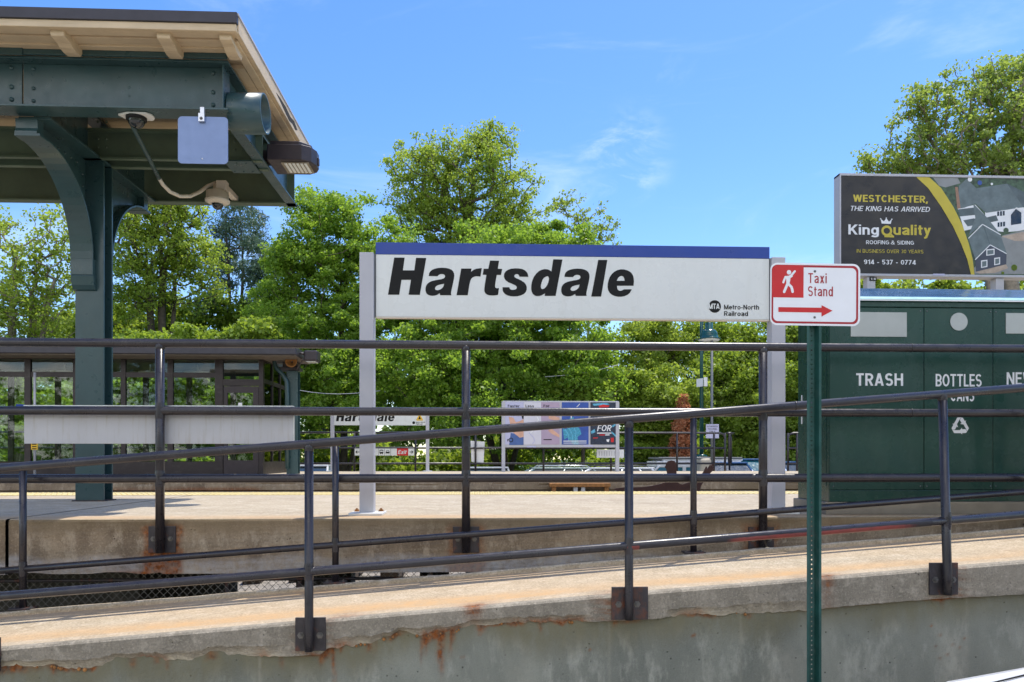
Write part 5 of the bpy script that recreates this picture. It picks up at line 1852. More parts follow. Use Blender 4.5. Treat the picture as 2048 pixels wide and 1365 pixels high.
m_ = MB().lathe([(.05, .12), (.07, .05), (.15, -.08), (.16, -.10), (.13, -.09), (.03, 0)], c, 16, 'y')
m_.build('horn', M['gold_rust'], sk)
fl = thing('area_light', 'bronze floodlight on the far shelter roof corner', 'light fixture', P(615, 705, 19.6))
a_ = P(613, 717, 19.6); b_ = P(636, 702, 19.6)
m_ = MB().box(a_[0] - .05, b_[0], 19.5, 19.95, a_[2] - .08, b_[2])
m_.build('housing', M['bronze'], fl, .04, 3)
m_ = MB().box(a_[0], b_[0] - .06, 19.55, 19.9, a_[2] - .095, a_[2] - .081)
m_.build('lens', M['lamp'], fl)
m_ = MB().tube([P(594, 706, 19.6), P(612, 709, 19.65)], .03, 8)
m_.tube([P(592, 742, 19.7), P(604, 722, 19.65), P(614, 717, 19.65)], .015, 6)
m_.build('arm', M['bronze'], fl)
# yellow notice in front of shelter
yn = thing('warning_sign', 'small yellow warning notice on a pole beside the waiting shelter', 'sign', P(68, 945, 19.6))
MB().box(X(62, 19.6), X(75, 19.6), 19.6, 19.62, Z(68, 900, 19.6), Z(68, 885, 19.6)).build('panel', M['yellow'], yn)
MB().tube([(X(69, 19.65), 19.66, PLAT), (X(69, 19.65), 19.66, Z(68, 745, 19.6))], .03, 8).build('pole', M['postgrey'], yn)
wr = Writer(19.598)
for v_ in (889, 893.5, 898):
    wr.rect(X(64, 19.6), X(73, 19.6), Z(68, v_ + 1, 19.6), Z(68, v_ - 1, 19.6))
wr.build('marks', M['ink'], yn)

# ================================================================== FAR FENCES
YN = 24.3


def far_fence(p0, p1, posts, label, bend_l=False, bend_r=False, Yf=YN):
    z_ = [Z(1100, v, Yf) for v in (866, 896.5, 927.5)]
    x0, x1 = X(p0, Yf), X(p1, Yf)
    t = thing('platform_fence', label, 'fence', (x0, Yf, PLAT), 'pipe fences behind the far platform')
    r_ = .034
    for k, nm in enumerate(('top_rail', 'middle_rail', 'bottom_rail')):
        pts = [(x0, Yf, z_[k]), ((x0 + x1) / 2, Yf, z_[k]), (x1, Yf, z_[k])]
        if k == 0:
            if bend_r:
                pts = pts[:-1] + [(x1 - .18, Yf, z_[0]), (x1 - .05, Yf, z_[0] - .04), (x1, Yf, z_[0] - .18), (x1, Yf, z_[2])]
            if bend_l:
                pts = [(x0, Yf, z_[2]), (x0, Yf, z_[0] - .18), (x0 + .05, Yf, z_[0] - .04), (x0 + .18, Yf, z_[0])] + pts[1:]
        MB().tube(pts, r_, 10).build(nm, M['rail'], t)
    for q in posts:
        xx = X(q, Yf)
        MB().tube([(xx, Yf, PLAT), (xx, Yf, z_[0])], r_, 10).build('post', M['rail'], t)
    return t


far_fence(-300, 1450, (560, 709, 831, 951, 1087, 1222, 1354, 1428, 1450), 'long grey pipe fence along the back of the far platform', False, True)
far_fence(1576, 2400, (1576, 1594, 1720, 1850), 'short grey pipe fence behind the far platform, right of the sign post', True, False)
far_fence(1458, 1462, (1459,), 'small curved pipe stub just behind the long far fence end', True, True, 25.2)

# far station sign
YFs = 23.6
fs = thing('station_sign', 'smaller distant station name sign with black italic lettering on the far platform', 'sign', (X(760, YFs), YFs, PLAT))
x0, x1 = X(668, YFs), X(852, YFs)
zb_, zt_ = Z(760, 851, YFs), Z(760, 816, YFs)
zbl = Z(760, 822, YFs)
MB().box(x0, x1, YFs, YFs + .05, zb_, zbl).build('panel', M['signwhite'], fs)
MB().box(x0, x1, YFs - .003, YFs + .052, zbl + .001, zt_).build('blue_band', M['blue'], fs)
for p0 in (664.5, 855):
    xx = X(p0, YFs)
    po = MB().box(xx - .05, xx + .05, YFs - .03, YFs + .08, PLAT, Z(760, 817, YFs)).build('post', M['postgrey'], fs)
    MB().box(xx - .14, xx + .14, YFs - .12, YFs + .15, PLAT, PLAT + .03).build('base_plate', M['white'], po)
wr = Writer(YFs - .004)
station_name(wr.mb, X(672, YFs), X(789, YFs), Z(730, 843, YFs), 18.5 / F * 23.6, YFs - .005)
wr.text('Metro-North', X(832, YFs), X(850, YFs), Z(840, 846.3, YFs), .04, v=.08, h=.07)
wr.text('Railroad', X(832, YFs), X(845, YFs), Z(840, 849.7, YFs), .04, v=.08, h=.07)
wr.disc((X(827.5, YFs), Z(827, 846, YFs)), .045)
wr.build('lettering', M['ink'], fs)
wr = Writer(YFs - .004)
wr.poly([(X(832, YFs), Z(839, 840.5, YFs)), (X(846.5, YFs), Z(839, 840.5, YFs)), (X(839.2, YFs), Z(839, 828, YFs))])
wr.rect(X(833, YFs), X(846, YFs), Z(839, 842, YFs), Z(839, 841, YFs))
wr.build('warning_triangle', M['yellow'], fs)
wr = Writer(YFs - .006)
wr.poly([(X(836.5, YFs), Z(839, 839, YFs)), (X(842, YFs), Z(839, 839, YFs)), (X(839.2, YFs), Z(839, 832, YFs))])
wr.build('warning_symbol', M['ink'], fs)
# wayfinding strip
YWf = 24.2
wf = thing('wayfinding_sign', 'low white strip sign with arrows, bus and car symbols and a red exit block', 'sign', (X(769, YWf), YWf, Z(769, 912, YWf)))
x0, x1, zb_, zt_ = X(709.5, YWf), X(828.5, YWf), Z(769, 911.5, YWf), Z(769, 897.5, YWf)
MB().box(x0, x1, YWf - .02, YWf, zb_, zt_).build('panel', M['signwhite'], wf)
wr = Writer(YWf - .0225)
rx0, rx1 = X(794, YWf), X(816.5, YWf)
wr.rect(rx0, rx1, zb_, zt_)
wr.build('exit_block', M['red'], wf)
wr = Writer(YWf - .026)
wr.text('Exit', X(796, YWf), X(814, YWf), Z(805, 908.5, YWf), .125, v=.09, h=.08, shear=.2, gap=.1)
wr.build('exit_lettering', M['signwhite'], wf)
wr = Writer(YWf - .0235)
zm = (zb_ + zt_) / 2
for xa_, s_ in ((X(715.5, YWf), -1), (X(822.5, YWf), 1)):
    wr.line([(xa_ - s_ * .055, zm), (xa_ + s_ * .055, zm)], .022)
    wr.line([(xa_ + s_ * .06, zm), (xa_ + s_ * .01, zm + .045)], .020)
    wr.line([(xa_ + s_ * .06, zm), (xa_ + s_ * .01, zm - .045)], .020)
for p0 in (757, 769.5, 781.5):
    wr.rect(X(p0, YWf) - .004, X(p0, YWf) + .004, zb_, zt_)
bx = X(763, YWf)
wr.poly(rrect(bx - .058, bx + .058, zm - .05, zm + .07, .015, 3)); wr.rect(bx - .045, bx - .02, zm - .07, zm - .04); wr.rect(bx + .02, bx + .045, zm - .07, zm - .04)
cx_ = X(775.5, YWf)
wr.poly([(cx_ - .06, zm - .045), (cx_ + .06, zm - .045), (cx_ + .06, zm + .0), (cx_ + .036, zm + .05), (cx_ - .036, zm + .05), (cx_ - .06, zm + .0)])
wr.build('symbols', M['ink'], wf)
wr = Writer(YWf - .0262)
wr.rect(bx - .042, bx + .042, zm + .0, zm + .045)
wr.poly([(cx_ - .04, zm + .005), (cx_ + .04, zm + .005), (cx_ + .026, zm + .036), (cx_ - .026, zm + .036)])
wr.build('symbol_windows', M['signwhite'], wf)
# notice board backs
nb = thing('notice_board', 'tilted blank white panel fixed to the far fence left of the poster case', 'panel', P(955, 927, 24.38))
m_ = MB().prism([P(941, 882, 24.4)[::2], P(969.5, 884, 24.4)[::2], P(967, 929, 24.4)[::2], P(943, 924, 24.4)[::2]], 'y', 24.36, 24.39)
m_.build('panel', M['pwhite'], nb)
nb2 = thing('notice_board', 'wide white notice panel hanging low below the right end of the poster case', 'panel', P(1220, 916, 24.2))
m_ = MB().box(X(1193.5, 24.2), X(1248, 24.2), 24.2, 24.22, Z(1220, 916, 24.2), Z(1220, 899.5, 24.2))
m_.build('panel', M['pwhite'], nb2)
wr = Writer(24.198)
for i in range(9):
    xx = X(1198 + i * 5, 24.2)
    wr.rect(xx, xx + .02, Z(1220, 912, 24.2), Z(1220, 903, 24.2))
wr.build('printed_columns', M['postgrey'], nb2)
# poster case
YPc = 23.5
pc = thing('poster_case', 'wide aluminium framed case of five colourful posters on the far platform', 'poster case', (X(1120, YPc), YPc, PLAT))


def C(u, v):
    return (X(980 + u / 6.4, YPc), Z(1120, 750 + v / 6.4 - (u / 6.4 - 140) * .012, YPc))


x0, x1 = C(165, 0)[0], C(1650, 0)[0]
zt_, zb_ = C(900, 335)[1], C(900, 930)[1]
m_ = MB().box(x0, x1, YPc + .02, YPc + .12, zb_, zt_)
m_.build('case', M['postgrey'], pc, .01)
for u in (172, 1632):
    xx = C(u, 0)[0]
    MB().box(xx - .055, xx + .055, YPc - .01, YPc + .13, PLAT, zb_ if u < 0 else zt_ - .02).build('post', M['postgrey'], pc)
bl = C(900, 893)[1]; tl_ = C(900, 352)[1]
pan = []
for nm, a, b, mt in (('lavender_poster', 190, 430, 'lav'), ('pale_grey_poster', 431, 655, 'plgrey'), ('mauve_poster', 656, 890, 'mauve'), ('blue_poster', 920, 1262, 'pblue'), ('dark_poster', 1286, 1625, 'pnight')):
    xa_, xb_ = C(a, 0)[0], C(b, 0)[0]
    pan.append(MB().box(xa_, xb_, YPc + .008, YPc + .0195, bl, tl_).build(nm, M[mt], pc))
yq = YPc + .006


def pwr(par, nm, mats, shapes):
    w = Writer(yq)
    for kind, arg, mi_ in shapes:
        if kind == 'p':
            w.poly([C(*p) for p in arg], mi_, .001 * (mi_ + 1))
        elif kind == 't':
            txt, u0, u1, v0, cap, sh_ = arg
            w.y -= .006
            w.text(txt, C(u0, 0)[0], C(u1, 0)[0], C((u0 + u1) / 2, v0)[1], cap / 6.4 / F * YPc, v=.085, h=.07, shear=sh_, mi=mi_)
            w.y += .006
        elif kind == 'l':
            w.y -= .003
            w.line([C(*p) for p in arg[0]], arg[1], mi_)
            w.y += .003
        elif kind == 'o':
            w.y -= .004
            w.line([(C(arg[0], arg[1])[0] + arg[2] * math.cos(R(a)), C(arg[0], arg[1])[1] + arg[2] * math.sin(R(a))) for a in range(0, 361, 24)], arg[3], mi_)
            w.y += .004
    w.build(nm, mats, par)


pwr(pan[0], 'poster_art', [M['skin'], M['denim'], M['ink']], [
    ('p', [(240, 530), (300, 545), (330, 600), (380, 590), (430, 560), (430, 800), (360, 800), (300, 735), (260, 640)], 0),
    ('p', [(265, 740), (310, 745), (380, 800), (430, 790), (430, 893), (245, 893)], 1),
    ('p', [(405, 525), (430, 520), (430, 560), (415, 560)], 2),
    ('t', ('Faster', 228, 378, 410, 32, 0), 2), ('t', ('r', 222, 245, 846, 40, 0), 2), ('o', (268, 828, .06, .025), 2)])
pwr(pan[1], 'poster_art', [M['lav'], M['pwhite'], M['ink']], [
    ('l', ([(600, 530), (620, 570), (590, 640), (540, 720), (500, 760)], .03), 1), ('l', ([(500, 740), (560, 800), (570, 850), (540, 885)], .03), 0), ('t', ('Less', 455, 562, 412, 32, 0), 2)])
pwr(pan[2], 'poster_art', [M['skin'], M['plgrey'], M['ink']], [
    ('p', [(750, 530), (800, 520), (890, 550), (890, 590), (790, 575), (752, 560)], 0), ('p', [(740, 710), (790, 690), (890, 770), (890, 805), (790, 755)], 0),
    ('l', ([(685, 828), (790, 828)], .03), 2), ('t', ('For', 685, 762, 412, 32, 0), 2)])
pwr(pan[3], 'poster_art', [M['pteal'], M['pcyan'], M['pwhite']], [
    ('p', [(930, 680), (980, 700), (1020, 560), (1070, 540), (1080, 640), (1150, 690), (1170, 760), (1120, 800), (1140, 893), (1060, 893), (1000, 800), (950, 830)], 0),
    ('l', ([(960, 700), (1000, 760), (1010, 850)], .03), 1), ('l', ([(1010, 680), (1050, 760), (1060, 870)], .03), 1), ('l', ([(1070, 660), (1100, 740), (1090, 880)], .03), 1),
    ('l', ([(1040, 510), (1040, 560)], .03), 2), ('l', ([(1150, 375), (1110, 415)], .02), 2), ('l', ([(940, 850), (1235, 852)], .025), 2), ('l', ([(940, 875), (1235, 877)], .02), 2)])
pwr(pan[4], 'poster_art', [M['pcyan'], M['red'], M['pwhite']], [
    ('p', [(1290, 730), (1340, 700), (1350, 740), (1300, 760)], 0), ('p', [(1560, 660), (1625, 620), (1625, 645), (1570, 680)], 0), ('p', [(1555, 730), (1625, 790), (1610, 805), (1555, 750)], 0),
    ('p', [(1310, 375), (1480, 365), (1540, 385), (1330, 400)], 0), ('p', [(1390, 400), (1450, 385), (1530, 400), (1520, 420), (1400, 425)], 1),
    ('t', ('FOR', 1370, 1560, 728, 78, .2), 2), ('l', ([(1370, 752), (1555, 754)], .03), 2), ('l', ([(1400, 776), (1470, 776)], .03), 1), ('l', ([(1475, 776), (1530, 776)], .03), 2),
    ('l', ([(1320, 815), (1380, 812)], .03), 1), ('p', [(1490, 835), (1530, 830), (1520, 870), (1495, 860)], 2), ('p', [(1545, 815), (1585, 812), (1585, 870), (1550, 870)], 1)])
m_ = MB()
for u in (530, 1260):
    a_ = C(u - 60, 912); b_ = C(u + 60, 912)
    m_.box(a_[0], b_[0], YPc + .012, YPc + .019, a_[1] - .03, a_[1] + .02)
m_.build('frame_label', M['lav'], pc)

# lamp posts, poles
YL = 25.6
lp = thing('street_lamp', 'green street lamp with a bell-shaped shade on a concrete base', 'street lamp', (X(1404, YL), YL, GZ))
xx = X(1403, YL)
MB().tube([(xx, YL, Z(1403, 913, YL)), (xx, YL, Z(1403, 700, YL)), (xx, YL, Z(1403, 600, YL))], [.07, .06, .05], 14).build('pole', M['lampgreen'], lp)
MB().lathe([(.2, 0), (.2, .05), (.09, .09)], (xx, YL, Z(1403, 914, YL)), 14).build('base_plate', M['lampgreen'], lp)
m_ = MB()
x0, x1 = X(1394, YL), X(1421, YL)
m_.box(x0 + .03, x1, YL - .3, YL + .3, GZ, Z(1403, 917, YL))
m_.build('concrete_base', M['c_base'], lp, .12, 4)
xs_ = X(1418, YL); zs_ = Z(1418, 680, YL)
m_ = MB().lathe([(.05, .60), (.13, .58), (.13, .36), (.19, .34), (.27, .26), (.30, .16), (.315, .05), (.40, .03), (.40, .0), (.26, -.02), (.001, -.03)], (xs_, YL, zs_), 26)
shd = m_.build('lamp_shade', M['lampgreen'], lp)
MB().lathe([(.37, -.004), (.33, -.05), (.22, -.08), (.001, -.09)], (xs_, YL, zs_), 24).build('lens', M['lamp'], shd)
MB().tube([(xx, YL, Z(1403, 602, YL)), (xs_, YL, Z(1403, 595, YL)), (xs_, YL, zs_ + .6)], .05, 10).build('arm', M['lampgreen'], lp)
ts = thing('track_sign', 'small white double-faced sign strapped to the green lamp post', 'sign', P(1403, 775, 25.5))
MB().prism([P(1393, 759, 25.5)[:2], P(1405, 759, 25.2)[:2], P(1406, 759, 25.25)[:2], P(1394, 759, 25.55)[:2]], 'z', Z(1400, 774, 25.4), Z(1400, 758, 25.4)).build('panel', M['pwhite'], ts)
MB().box(X(1408, 25.45), X(1415, 25.45), 25.45, 25.5, Z(1411, 773, 25.45), Z(1411, 755, 25.45)).build('panel', M['pwhite'], ts)
YGp = 25.3
gp = thing('notice_pole', 'thin grey pole carrying a white notice with purple lines beside the lamp', 'sign pole', (X(1424, YGp), YGp, PLAT))
MB().tube([(X(1424.5, YGp), YGp + .05, GZ), (X(1424.5, YGp), YGp + .05, Z(1424, 672, YGp))], .045, 10).build('pole', M['greypole'], gp)
x0, x1 = X(1411.5, YGp), X(1437, YGp)
MB().box(x0, x1, YGp - .04, YGp - .02, Z(1424, 866, YGp), Z(1424, 849, YGp)).box(x0, x1, YGp - .04, YGp - .02, Z(1424, 877, YGp), Z(1424, 867, YGp)).build('notice', M['lav'], gp)
wr = Writer(YGp - .042)
wr.text('AUTHORIZED', X(1413, YGp), X(1435, YGp), Z(1424, 855, YGp), .055, v=.08, h=.07)
wr.text('PERSONNEL', X(1415, YGp), X(1434, YGp), Z(1424, 860, YGp), .05, v=.08, h=.07)
wr.text('ONLY', X(1418, YGp), X(1430, YGp), Z(1424, 865, YGp), .05, v=.08, h=.07)
wr.build('lettering', M['ink'], gp)
# overhead wires
w1 = thing('overhead_wire', 'thin utility wire crossing in front of the dark maple', 'wire', P(600, 773, 33))
pa, pb = Vector(P(540, 768, 30.)), Vector(P(760, 782, 30.))
MB().tube([pa.lerp(pb, k / 8) - Vector((0, 0, .25 * math.sin(math.pi * k / 8))) for k in range(9)], .012, 6).build('cable', M['postgrey'], w1)
w2 = thing('overhead_wire', 'thin utility wire above the poster case rising to the right', 'wire', P(1100, 751, 30))
pa, pb = Vector(P(1090, 754, 30.)), Vector(P(1240, 729, 30.))
MB().tube([pa.lerp(pb, k / 8) - Vector((0, 0, .1 * math.sin(math.pi * k / 8))) for k in range(9)], .012, 6).build('cable', M['postgrey'], w2)


# ================================================================== CARS
def make_car(label, x, y, rz, mat, L=4.5, W_=1.8, H=1.45, kind='sedan', group='cars parked behind the far platform', glass=None, name='parked_car'):
    t = thing(name, label, 'car' if kind not in ('van', 'pickup') else kind, (0, 0, 0), group)
    h = H / 1.45
    hw = W_ / 2
    if kind == 'van':
        prof = [(-L / 2, .35), (-L / 2, .8), (-L / 2 + .25, .95), (-L / 2 + .75, 1.05 * h), (L / 2 - .05, 1.05 * h), (L / 2, .9), (L / 2, .35)]
        cab = (-L / 2 + .75, -L / 2 + 1.25, L / 2 - .12, L / 2 - .06)
    elif kind == 'suv':
        prof = [(-L / 2, .38), (-L / 2 + .02, .85), (-L / 2 + .2, .98 * h), (-L / 2 + 1.15, 1.06 * h), (L / 2 - .06, 1.06 * h), (L / 2, .8), (L / 2, .38)]
        cab = (-L / 2 + 1.05, -L / 2 + 1.75, L / 2 - .45, L / 2 - .08)
    elif kind == 'pickup':
        prof = [(-L / 2, .42), (-L / 2 + .02, .9), (-L / 2 + .2, 1.02 * h), (-L / 2 + 1.2, 1.08 * h), (L / 2 - .02, 1.08 * h), (L / 2, .8), (L / 2, .42)]
        cab = (-L / 2 + 1.15, -L / 2 + 1.75, L / 2 - 2.0, L / 2 - 1.8)
    else:
        prof = [(-L / 2, .30), (-L / 2 - .02, .55), (-L / 2 + .06, .70), (-L / 2 + .35, .80 * h), (-L / 2 + 1.15, .93 * h), (L / 2 - .75, .97 * h), (L / 2 - .1, .92 * h), (L / 2 + .02, .65), (L / 2, .30)]
        cab = (-L / 2 + 1.10, -L / 2 + 1.95, L / 2 - 1.35, L / 2 - .55)
    belt = .93 * h if kind == 'sedan' else 1.05 * h
    m = MB().prism(prof, 'y', -hw, hw)
    m.build('body', mat, t, .09, 4)
    ti = .20
    zr = H
    lo = [(cab[0], -hw + .06, belt - .03), (cab[3], -hw + .06, belt - .03), (cab[3], hw - .06, belt - .03), (cab[0], hw - .06, belt - .03)]
    hi = [(cab[1], -hw + ti, zr - .05), (cab[2], -hw + ti, zr - .05), (cab[2], hw - ti, zr - .05), (cab[1], hw - ti, zr - .05)]
    m = MB()
    m.add(lo + hi, [(0, 1, 2, 3), (4, 7, 6, 5), (0, 4, 5, 1), (1, 5, 6, 2), (2, 6, 7, 3), (3, 7, 4, 0)])
    m.build('windows', glass or M['carglass'], t, .03, 2)
    m = MB().prism([(cab[1] - .10, -hw + ti - .02), (cab[1] - .05, -hw + ti - .05), (cab[2] + .08, -hw + ti - .05), (cab[2] + .14, -hw + ti), (cab[2] + .14, hw - ti), (cab[2] + .08, hw - ti + .05), (cab[1] - .05, hw - ti + .05), (cab[1] - .10, hw - ti + .02)], 'z', zr - .07, zr)
    m.build('roof', mat, t, .035, 3)
    if kind == 'van':
        MB().box(cab[1] - .3, cab[2] + .05, -hw + .1, hw - .1, zr - .30, zr - .071).build('roof_band', mat, t, .03)
        MB().box(cab[1] - .25, cab[2] + .1, -hw + .12, hw - .12, zr + .002, zr + .07).build('roof_cover', M['greypole'], t, .02)
        for q in range(5):
            xq = cab[1] + .1 + q * .52
            MB().box(xq, xq + .12, -hw + .05, -hw + .13, belt - .02, zr - .25).build('window_pillar', mat, t)
    m = MB()
    for sy in (-1, 1):
        for a, b in ((cab[0] + .03, cab[1]), (cab[3] - .03, cab[2]), ((cab[0] + cab[3]) / 2 + .05, (cab[1] + cab[2]) / 2 + .05)) + ((((cab[0] * .2 + cab[3] * .8), (cab[1] * .2 + cab[2] * .8)),) if kind in ('van', 'suv') else ()):
            m.tube([(a, sy * (hw - .055), belt - .02), (b, sy * (hw - ti + .005), zr - .05)], .045, 8)
    m.build('pillars', mat, t)
    if kind in ('suv', 'van'):
        for sy in (-1, 1):
            MB().tube([(cab[1] + .1, sy * (hw - ti - .05), zr + .0), (cab[1] + .2, sy * (hw - ti - .05), zr + .06), (cab[2] - .2, sy * (hw - ti - .05), zr + .06), (cab[2] - .1, sy * (hw - ti - .05), zr + .0)], .02, 8).build('roof_rail', M['rail'] if mat is not M['cargreen'] else M['carsilver'], t)
    for sx in (-L / 2 + .85, L / 2 - .85):
        for sy in (-1, 1):
            c = (sx, sy * (hw - .1), .33)
            wl = MB().lathe([(.20, -.11), (.31, -.11), (.335, -.08), (.335, .08), (.31, .11), (.20, .11)], c, 24, 'y').build('wheel', M['tyre'], t)
            MB().lathe([(.001, -.07), (.10, -.09), (.20, -.105), (.20, .105), (.10, .09), (.001, .07)], c, 16, 'y').build('rim', M['carsilver'], wl)
    for sy in (-1, 1):
        MB().box(-L / 2 - .025, -L / 2 + .12, sy * (hw - .32) - .17, sy * (hw - .32) + .17, .62, .74).build('headlight', M['lamp'], t, .03)
        MB().box(L / 2 - .1, L / 2 + .028, sy * (hw - .25) - .13, sy * (hw - .25) + .13, .68, .86).build('tail_light', M['red'], t, .02)
    if name == 'white_car':
        m = MB()
        for sy in (-1, 1):
            m.tube([(-L / 2 + .16, sy * (hw - .42), .762), (-L / 2 + .36, sy * (hw - .20), .815), (-L / 2 + .75, sy * (hw - .14), .875), (-L / 2 + 1.15, sy * (hw - .13), .935)], .0035, 6)
        m.tube([(-L / 2 + .16, -hw + .42, .762), (-L / 2 + .10, 0, .755), (-L / 2 + .16, hw - .42, .762)], .006, 6)
        m.build('hood_seam', M['ink'], t)
    t.rotation_euler = (0, 0, rz)
    t.location = (x, y, GZ)
    WL[t.name] = (x, y, GZ)
    return t


YK = 27.6
GR = 'cars parked behind the far platform'
make_car('white parked car just right of the green shelter column', X(620, YK), YK, R(90), M['carwhite'], 4.6, 1.8, 1.50)
make_car('silver parked car low behind the white tilted notice panel', X(975, YK), YK, R(90), M['carsilver'], 4.5, 1.85, 1.42)
make_car('pale green parked wagon with roof rails below the left of the poster case', X(1088, YK), YK, 0, M['cargreen'], 4.3, 1.8, 1.40, 'suv')
make_car('white parked wagon with roof rails below the right of the poster case', X(1200, YK), YK, 0, M['carwhite'], 4.4, 1.85, 1.40, 'suv')
make_car('white van with green tinted windows behind the cutout figure', X(1362, YK), YK, 0, M['carwhite'], 2.9 + 1.2, 1.9, 1.70, 'van', glass=M['tealglass'])
make_car('blue parked car between the lamp base and the curved fence end', X(1448, 27.0), 27.0, R(90), M['carblue'], 4.4, 1.85, 1.60, glass=M['carglass'])
make_car('blue pickup truck with teal windows right of the curved fence end', X(1484, 29.4), 29.4, R(90), M['carblue'], 5.2, 1.95, 1.72, 'pickup', glass=M['tealglass'])
make_car('blue parked car seen between the sign post and the recycling cabinet', X(1600, 27.0), 27.0, R(90), M['carblue'], 4.5, 1.9, 1.62)
# near white car: only its bonnet corner reaches into the picture
make_car('white car parked at the street in front of the ramp', X(1895, 3.0) + 2.02, 2.24, R(0), M['carwhite'], 4.6, 1.85, 1.46, 'sedan', None, None, 'white_car')


# ================================================================== TREES
def mesh_np(name, verts, faces4, mat, parent, loc):
    me = bpy.data.meshes.new(name)
    n, k = len(verts), len(faces4)
    me.vertices.add(n)
    me.vertices.foreach_set('co', (verts - np.array(loc)).astype(np.float32).reshape(-1))
    me.loops.add(k * 4)
    me.loops.foreach_set('vertex_index', faces4.astype(np.int32).reshape(-1))
    me.polygons.add(k)
    me.polygons.foreach_set('loop_start', np.arange(0, k * 4, 4, dtype=np.int32))
    me.polygons.foreach_set('loop_total', np.full(k, 4, dtype=np.int32))
    me.update(calc_edges=True)
    me.validate()
    me.materials.append(mat)
    o = bpy.data.objects.new(name, me)
    COL.objects.link(o)
    if parent:
        o.parent = parent
    else:
        o.location = loc
    WL[o.name] = tuple(loc)
    return o


def leaves(centres, sizes, per, leaf, rg, flat=.6, up=.6, clump=None):
    """leaf-sized kites scattered through clumps"""
    n = len(centres)
    idx = np.repeat(np.arange(n), per)
    k = len(idx)
    d = rg.normal(size=(k, 3))
    d /= np.linalg.norm(d, axis=1)[:, None]
    r = rg.random(k) ** .45
    off = d * r[:, None] * sizes[idx][:, None]
    off[:, 2] *= flat
    p = centres[idx] + off
    nrm = rg.normal(size=(k, 3)) * .8 + d * .30
    nrm[:, 2] += up
    nrm /= np.linalg.norm(nrm, axis=1)[:, None]
    t = rg.normal(size=(k, 3))
    t -= nrm * np.sum(t * nrm, 1)[:, None]
    t /= np.linalg.norm(t, axis=1)[:, None]
    b = np.cross(nrm, t)
    l_ = leaf * (.6 + .8 * rg.random(k))
    w = l_ * (.36 + .14 * rg.random(k))
    v = np.empty((k, 4, 3))
    v[:, 0] = p - t * l_[:, None] * .5
    v[:, 1] = p + b * w[:, None] + nrm * (l_ * .10)[:, None]
    v[:, 2] = p + t * l_[:, None] * .6 - nrm * (l_ * .12)[:, None]
    v[:, 3] = p - b * w[:, None] + nrm * (l_ * .10)[:, None]
    return v.reshape(-1, 3), np.arange(k * 4).reshape(-1, 4)


def skeleton(base, tops, cents, rg, tip=.012, power=.46, sides=6, seg=3, wander=.10):
    """limbs grown from trunk nodes to every clump"""
    nodes = [np.array(base)]
    par = [-1]
    for tp in tops:
        a = nodes[0]
        last = 0
        m = 7
        for i in range(1, m + 1):
            q = a + (np.array(tp) - a) * i / m
            q = q + rg.normal(size=3) * np.array([.08, .08, .0]) * (i / m)
            nodes.append(q); par.append(last); last = len(nodes) - 1
    order = np.argsort(np.linalg.norm(cents - np.mean(np.array(tops), 0)[None, :], axis=1))
    ends = []
    for ci in order:
        c = cents[ci]
        A = np.array(nodes)
        dv = c - A
        dist = np.linalg.norm(dv, axis=1) + np.clip(A[:, 2] - c[2] + .3, 0, None) * 1.3
        dist[0] += 50
        j = int(np.argmin(dist))
        a = A[j]
        last = j
        L_ = np.linalg.norm(c - a)
        for i in range(1, seg + 1):
            f = i / seg
            q = a + (c - a) * f
            q = q + rg.normal(size=3) * wander * L_ * (1 - f) + np.array([0, 0, -.06 * L_ * math.sin(math.pi * f)])
            nodes.append(q); par.append(last); last = len(nodes) - 1
        ends.append(last)
    n = len(nodes)
    cnt = np.zeros(n)
    for e in ends:
        cnt[e] += 1
    for i in range(n - 1, 0, -1):
        cnt[par[i]] += cnt[i]
    rad = tip * np.maximum(cnt, 1) ** power
    A = np.array(nodes)
    vs_, fs = [], []
    o = 0
    for i in range(1, n):
        p0, p1 = A[par[i]], A[i]
        t = p1 - p0
        L_ = np.linalg.norm(t)
        if L_ < 1e-5:
            continue
        t = t / L_
        u = np.cross(t, [0, 0, 1.0] if abs(t[2]) < .9 else [1.0, 0, 0]); u /= np.linalg.norm(u)
        w = np.cross(t, u)
        r0, r1 = min(rad[par[i]], rad[i] * 1.5), rad[i]
        an = np.arange(sides) * 2 * math.pi / sides
        ring = np.cos(an)[:, None] * u + np.sin(an)[:, None] * w
        vs_.append(p0 + ring * r0); vs_.append(p1 + ring * r1)
        for k in range(sides):
            k2 = (k + 1) % sides
            fs.append((o + k, o + k2, o + sides + k2, o + sides + k))
        o += 2 * sides
    return np.concatenate(vs_), np.array(fs)


def ell_sample(ells, n, rg, Y, shell=.5, dy=None):
    """ells: (cx, cy, rx, ry) in photograph pixels, taken on the tree's own plane Y and given depth"""
    k = Y / F
    ar = np.array([e[2] * e[3] for e in ells], float)
    pick = rg.choice(len(ells), n, p=ar / ar.sum())
    out = np.empty((n, 3))
    for i, e in enumerate(pick):
        cx, cy, rx, ry = ells[e][:4]
        rz = ells[e][4] if len(ells[e]) > 4 else (rx + ry) / 2 * .8
        d = rg.normal(size=3); d /= np.linalg.norm(d)
        r = rg.random() ** shell
        out[i] = (X(cx, Y) + d[0] * r * rx * k, Y + (ells[e][5] if len(ells[e]) > 5 else 0) + d[1] * r * rz * k, Z(cx, cy, Y) + d[2] * r * ry * k)
    out[:, 2] = np.maximum(out[:, 2], GZ + .3)
    return out


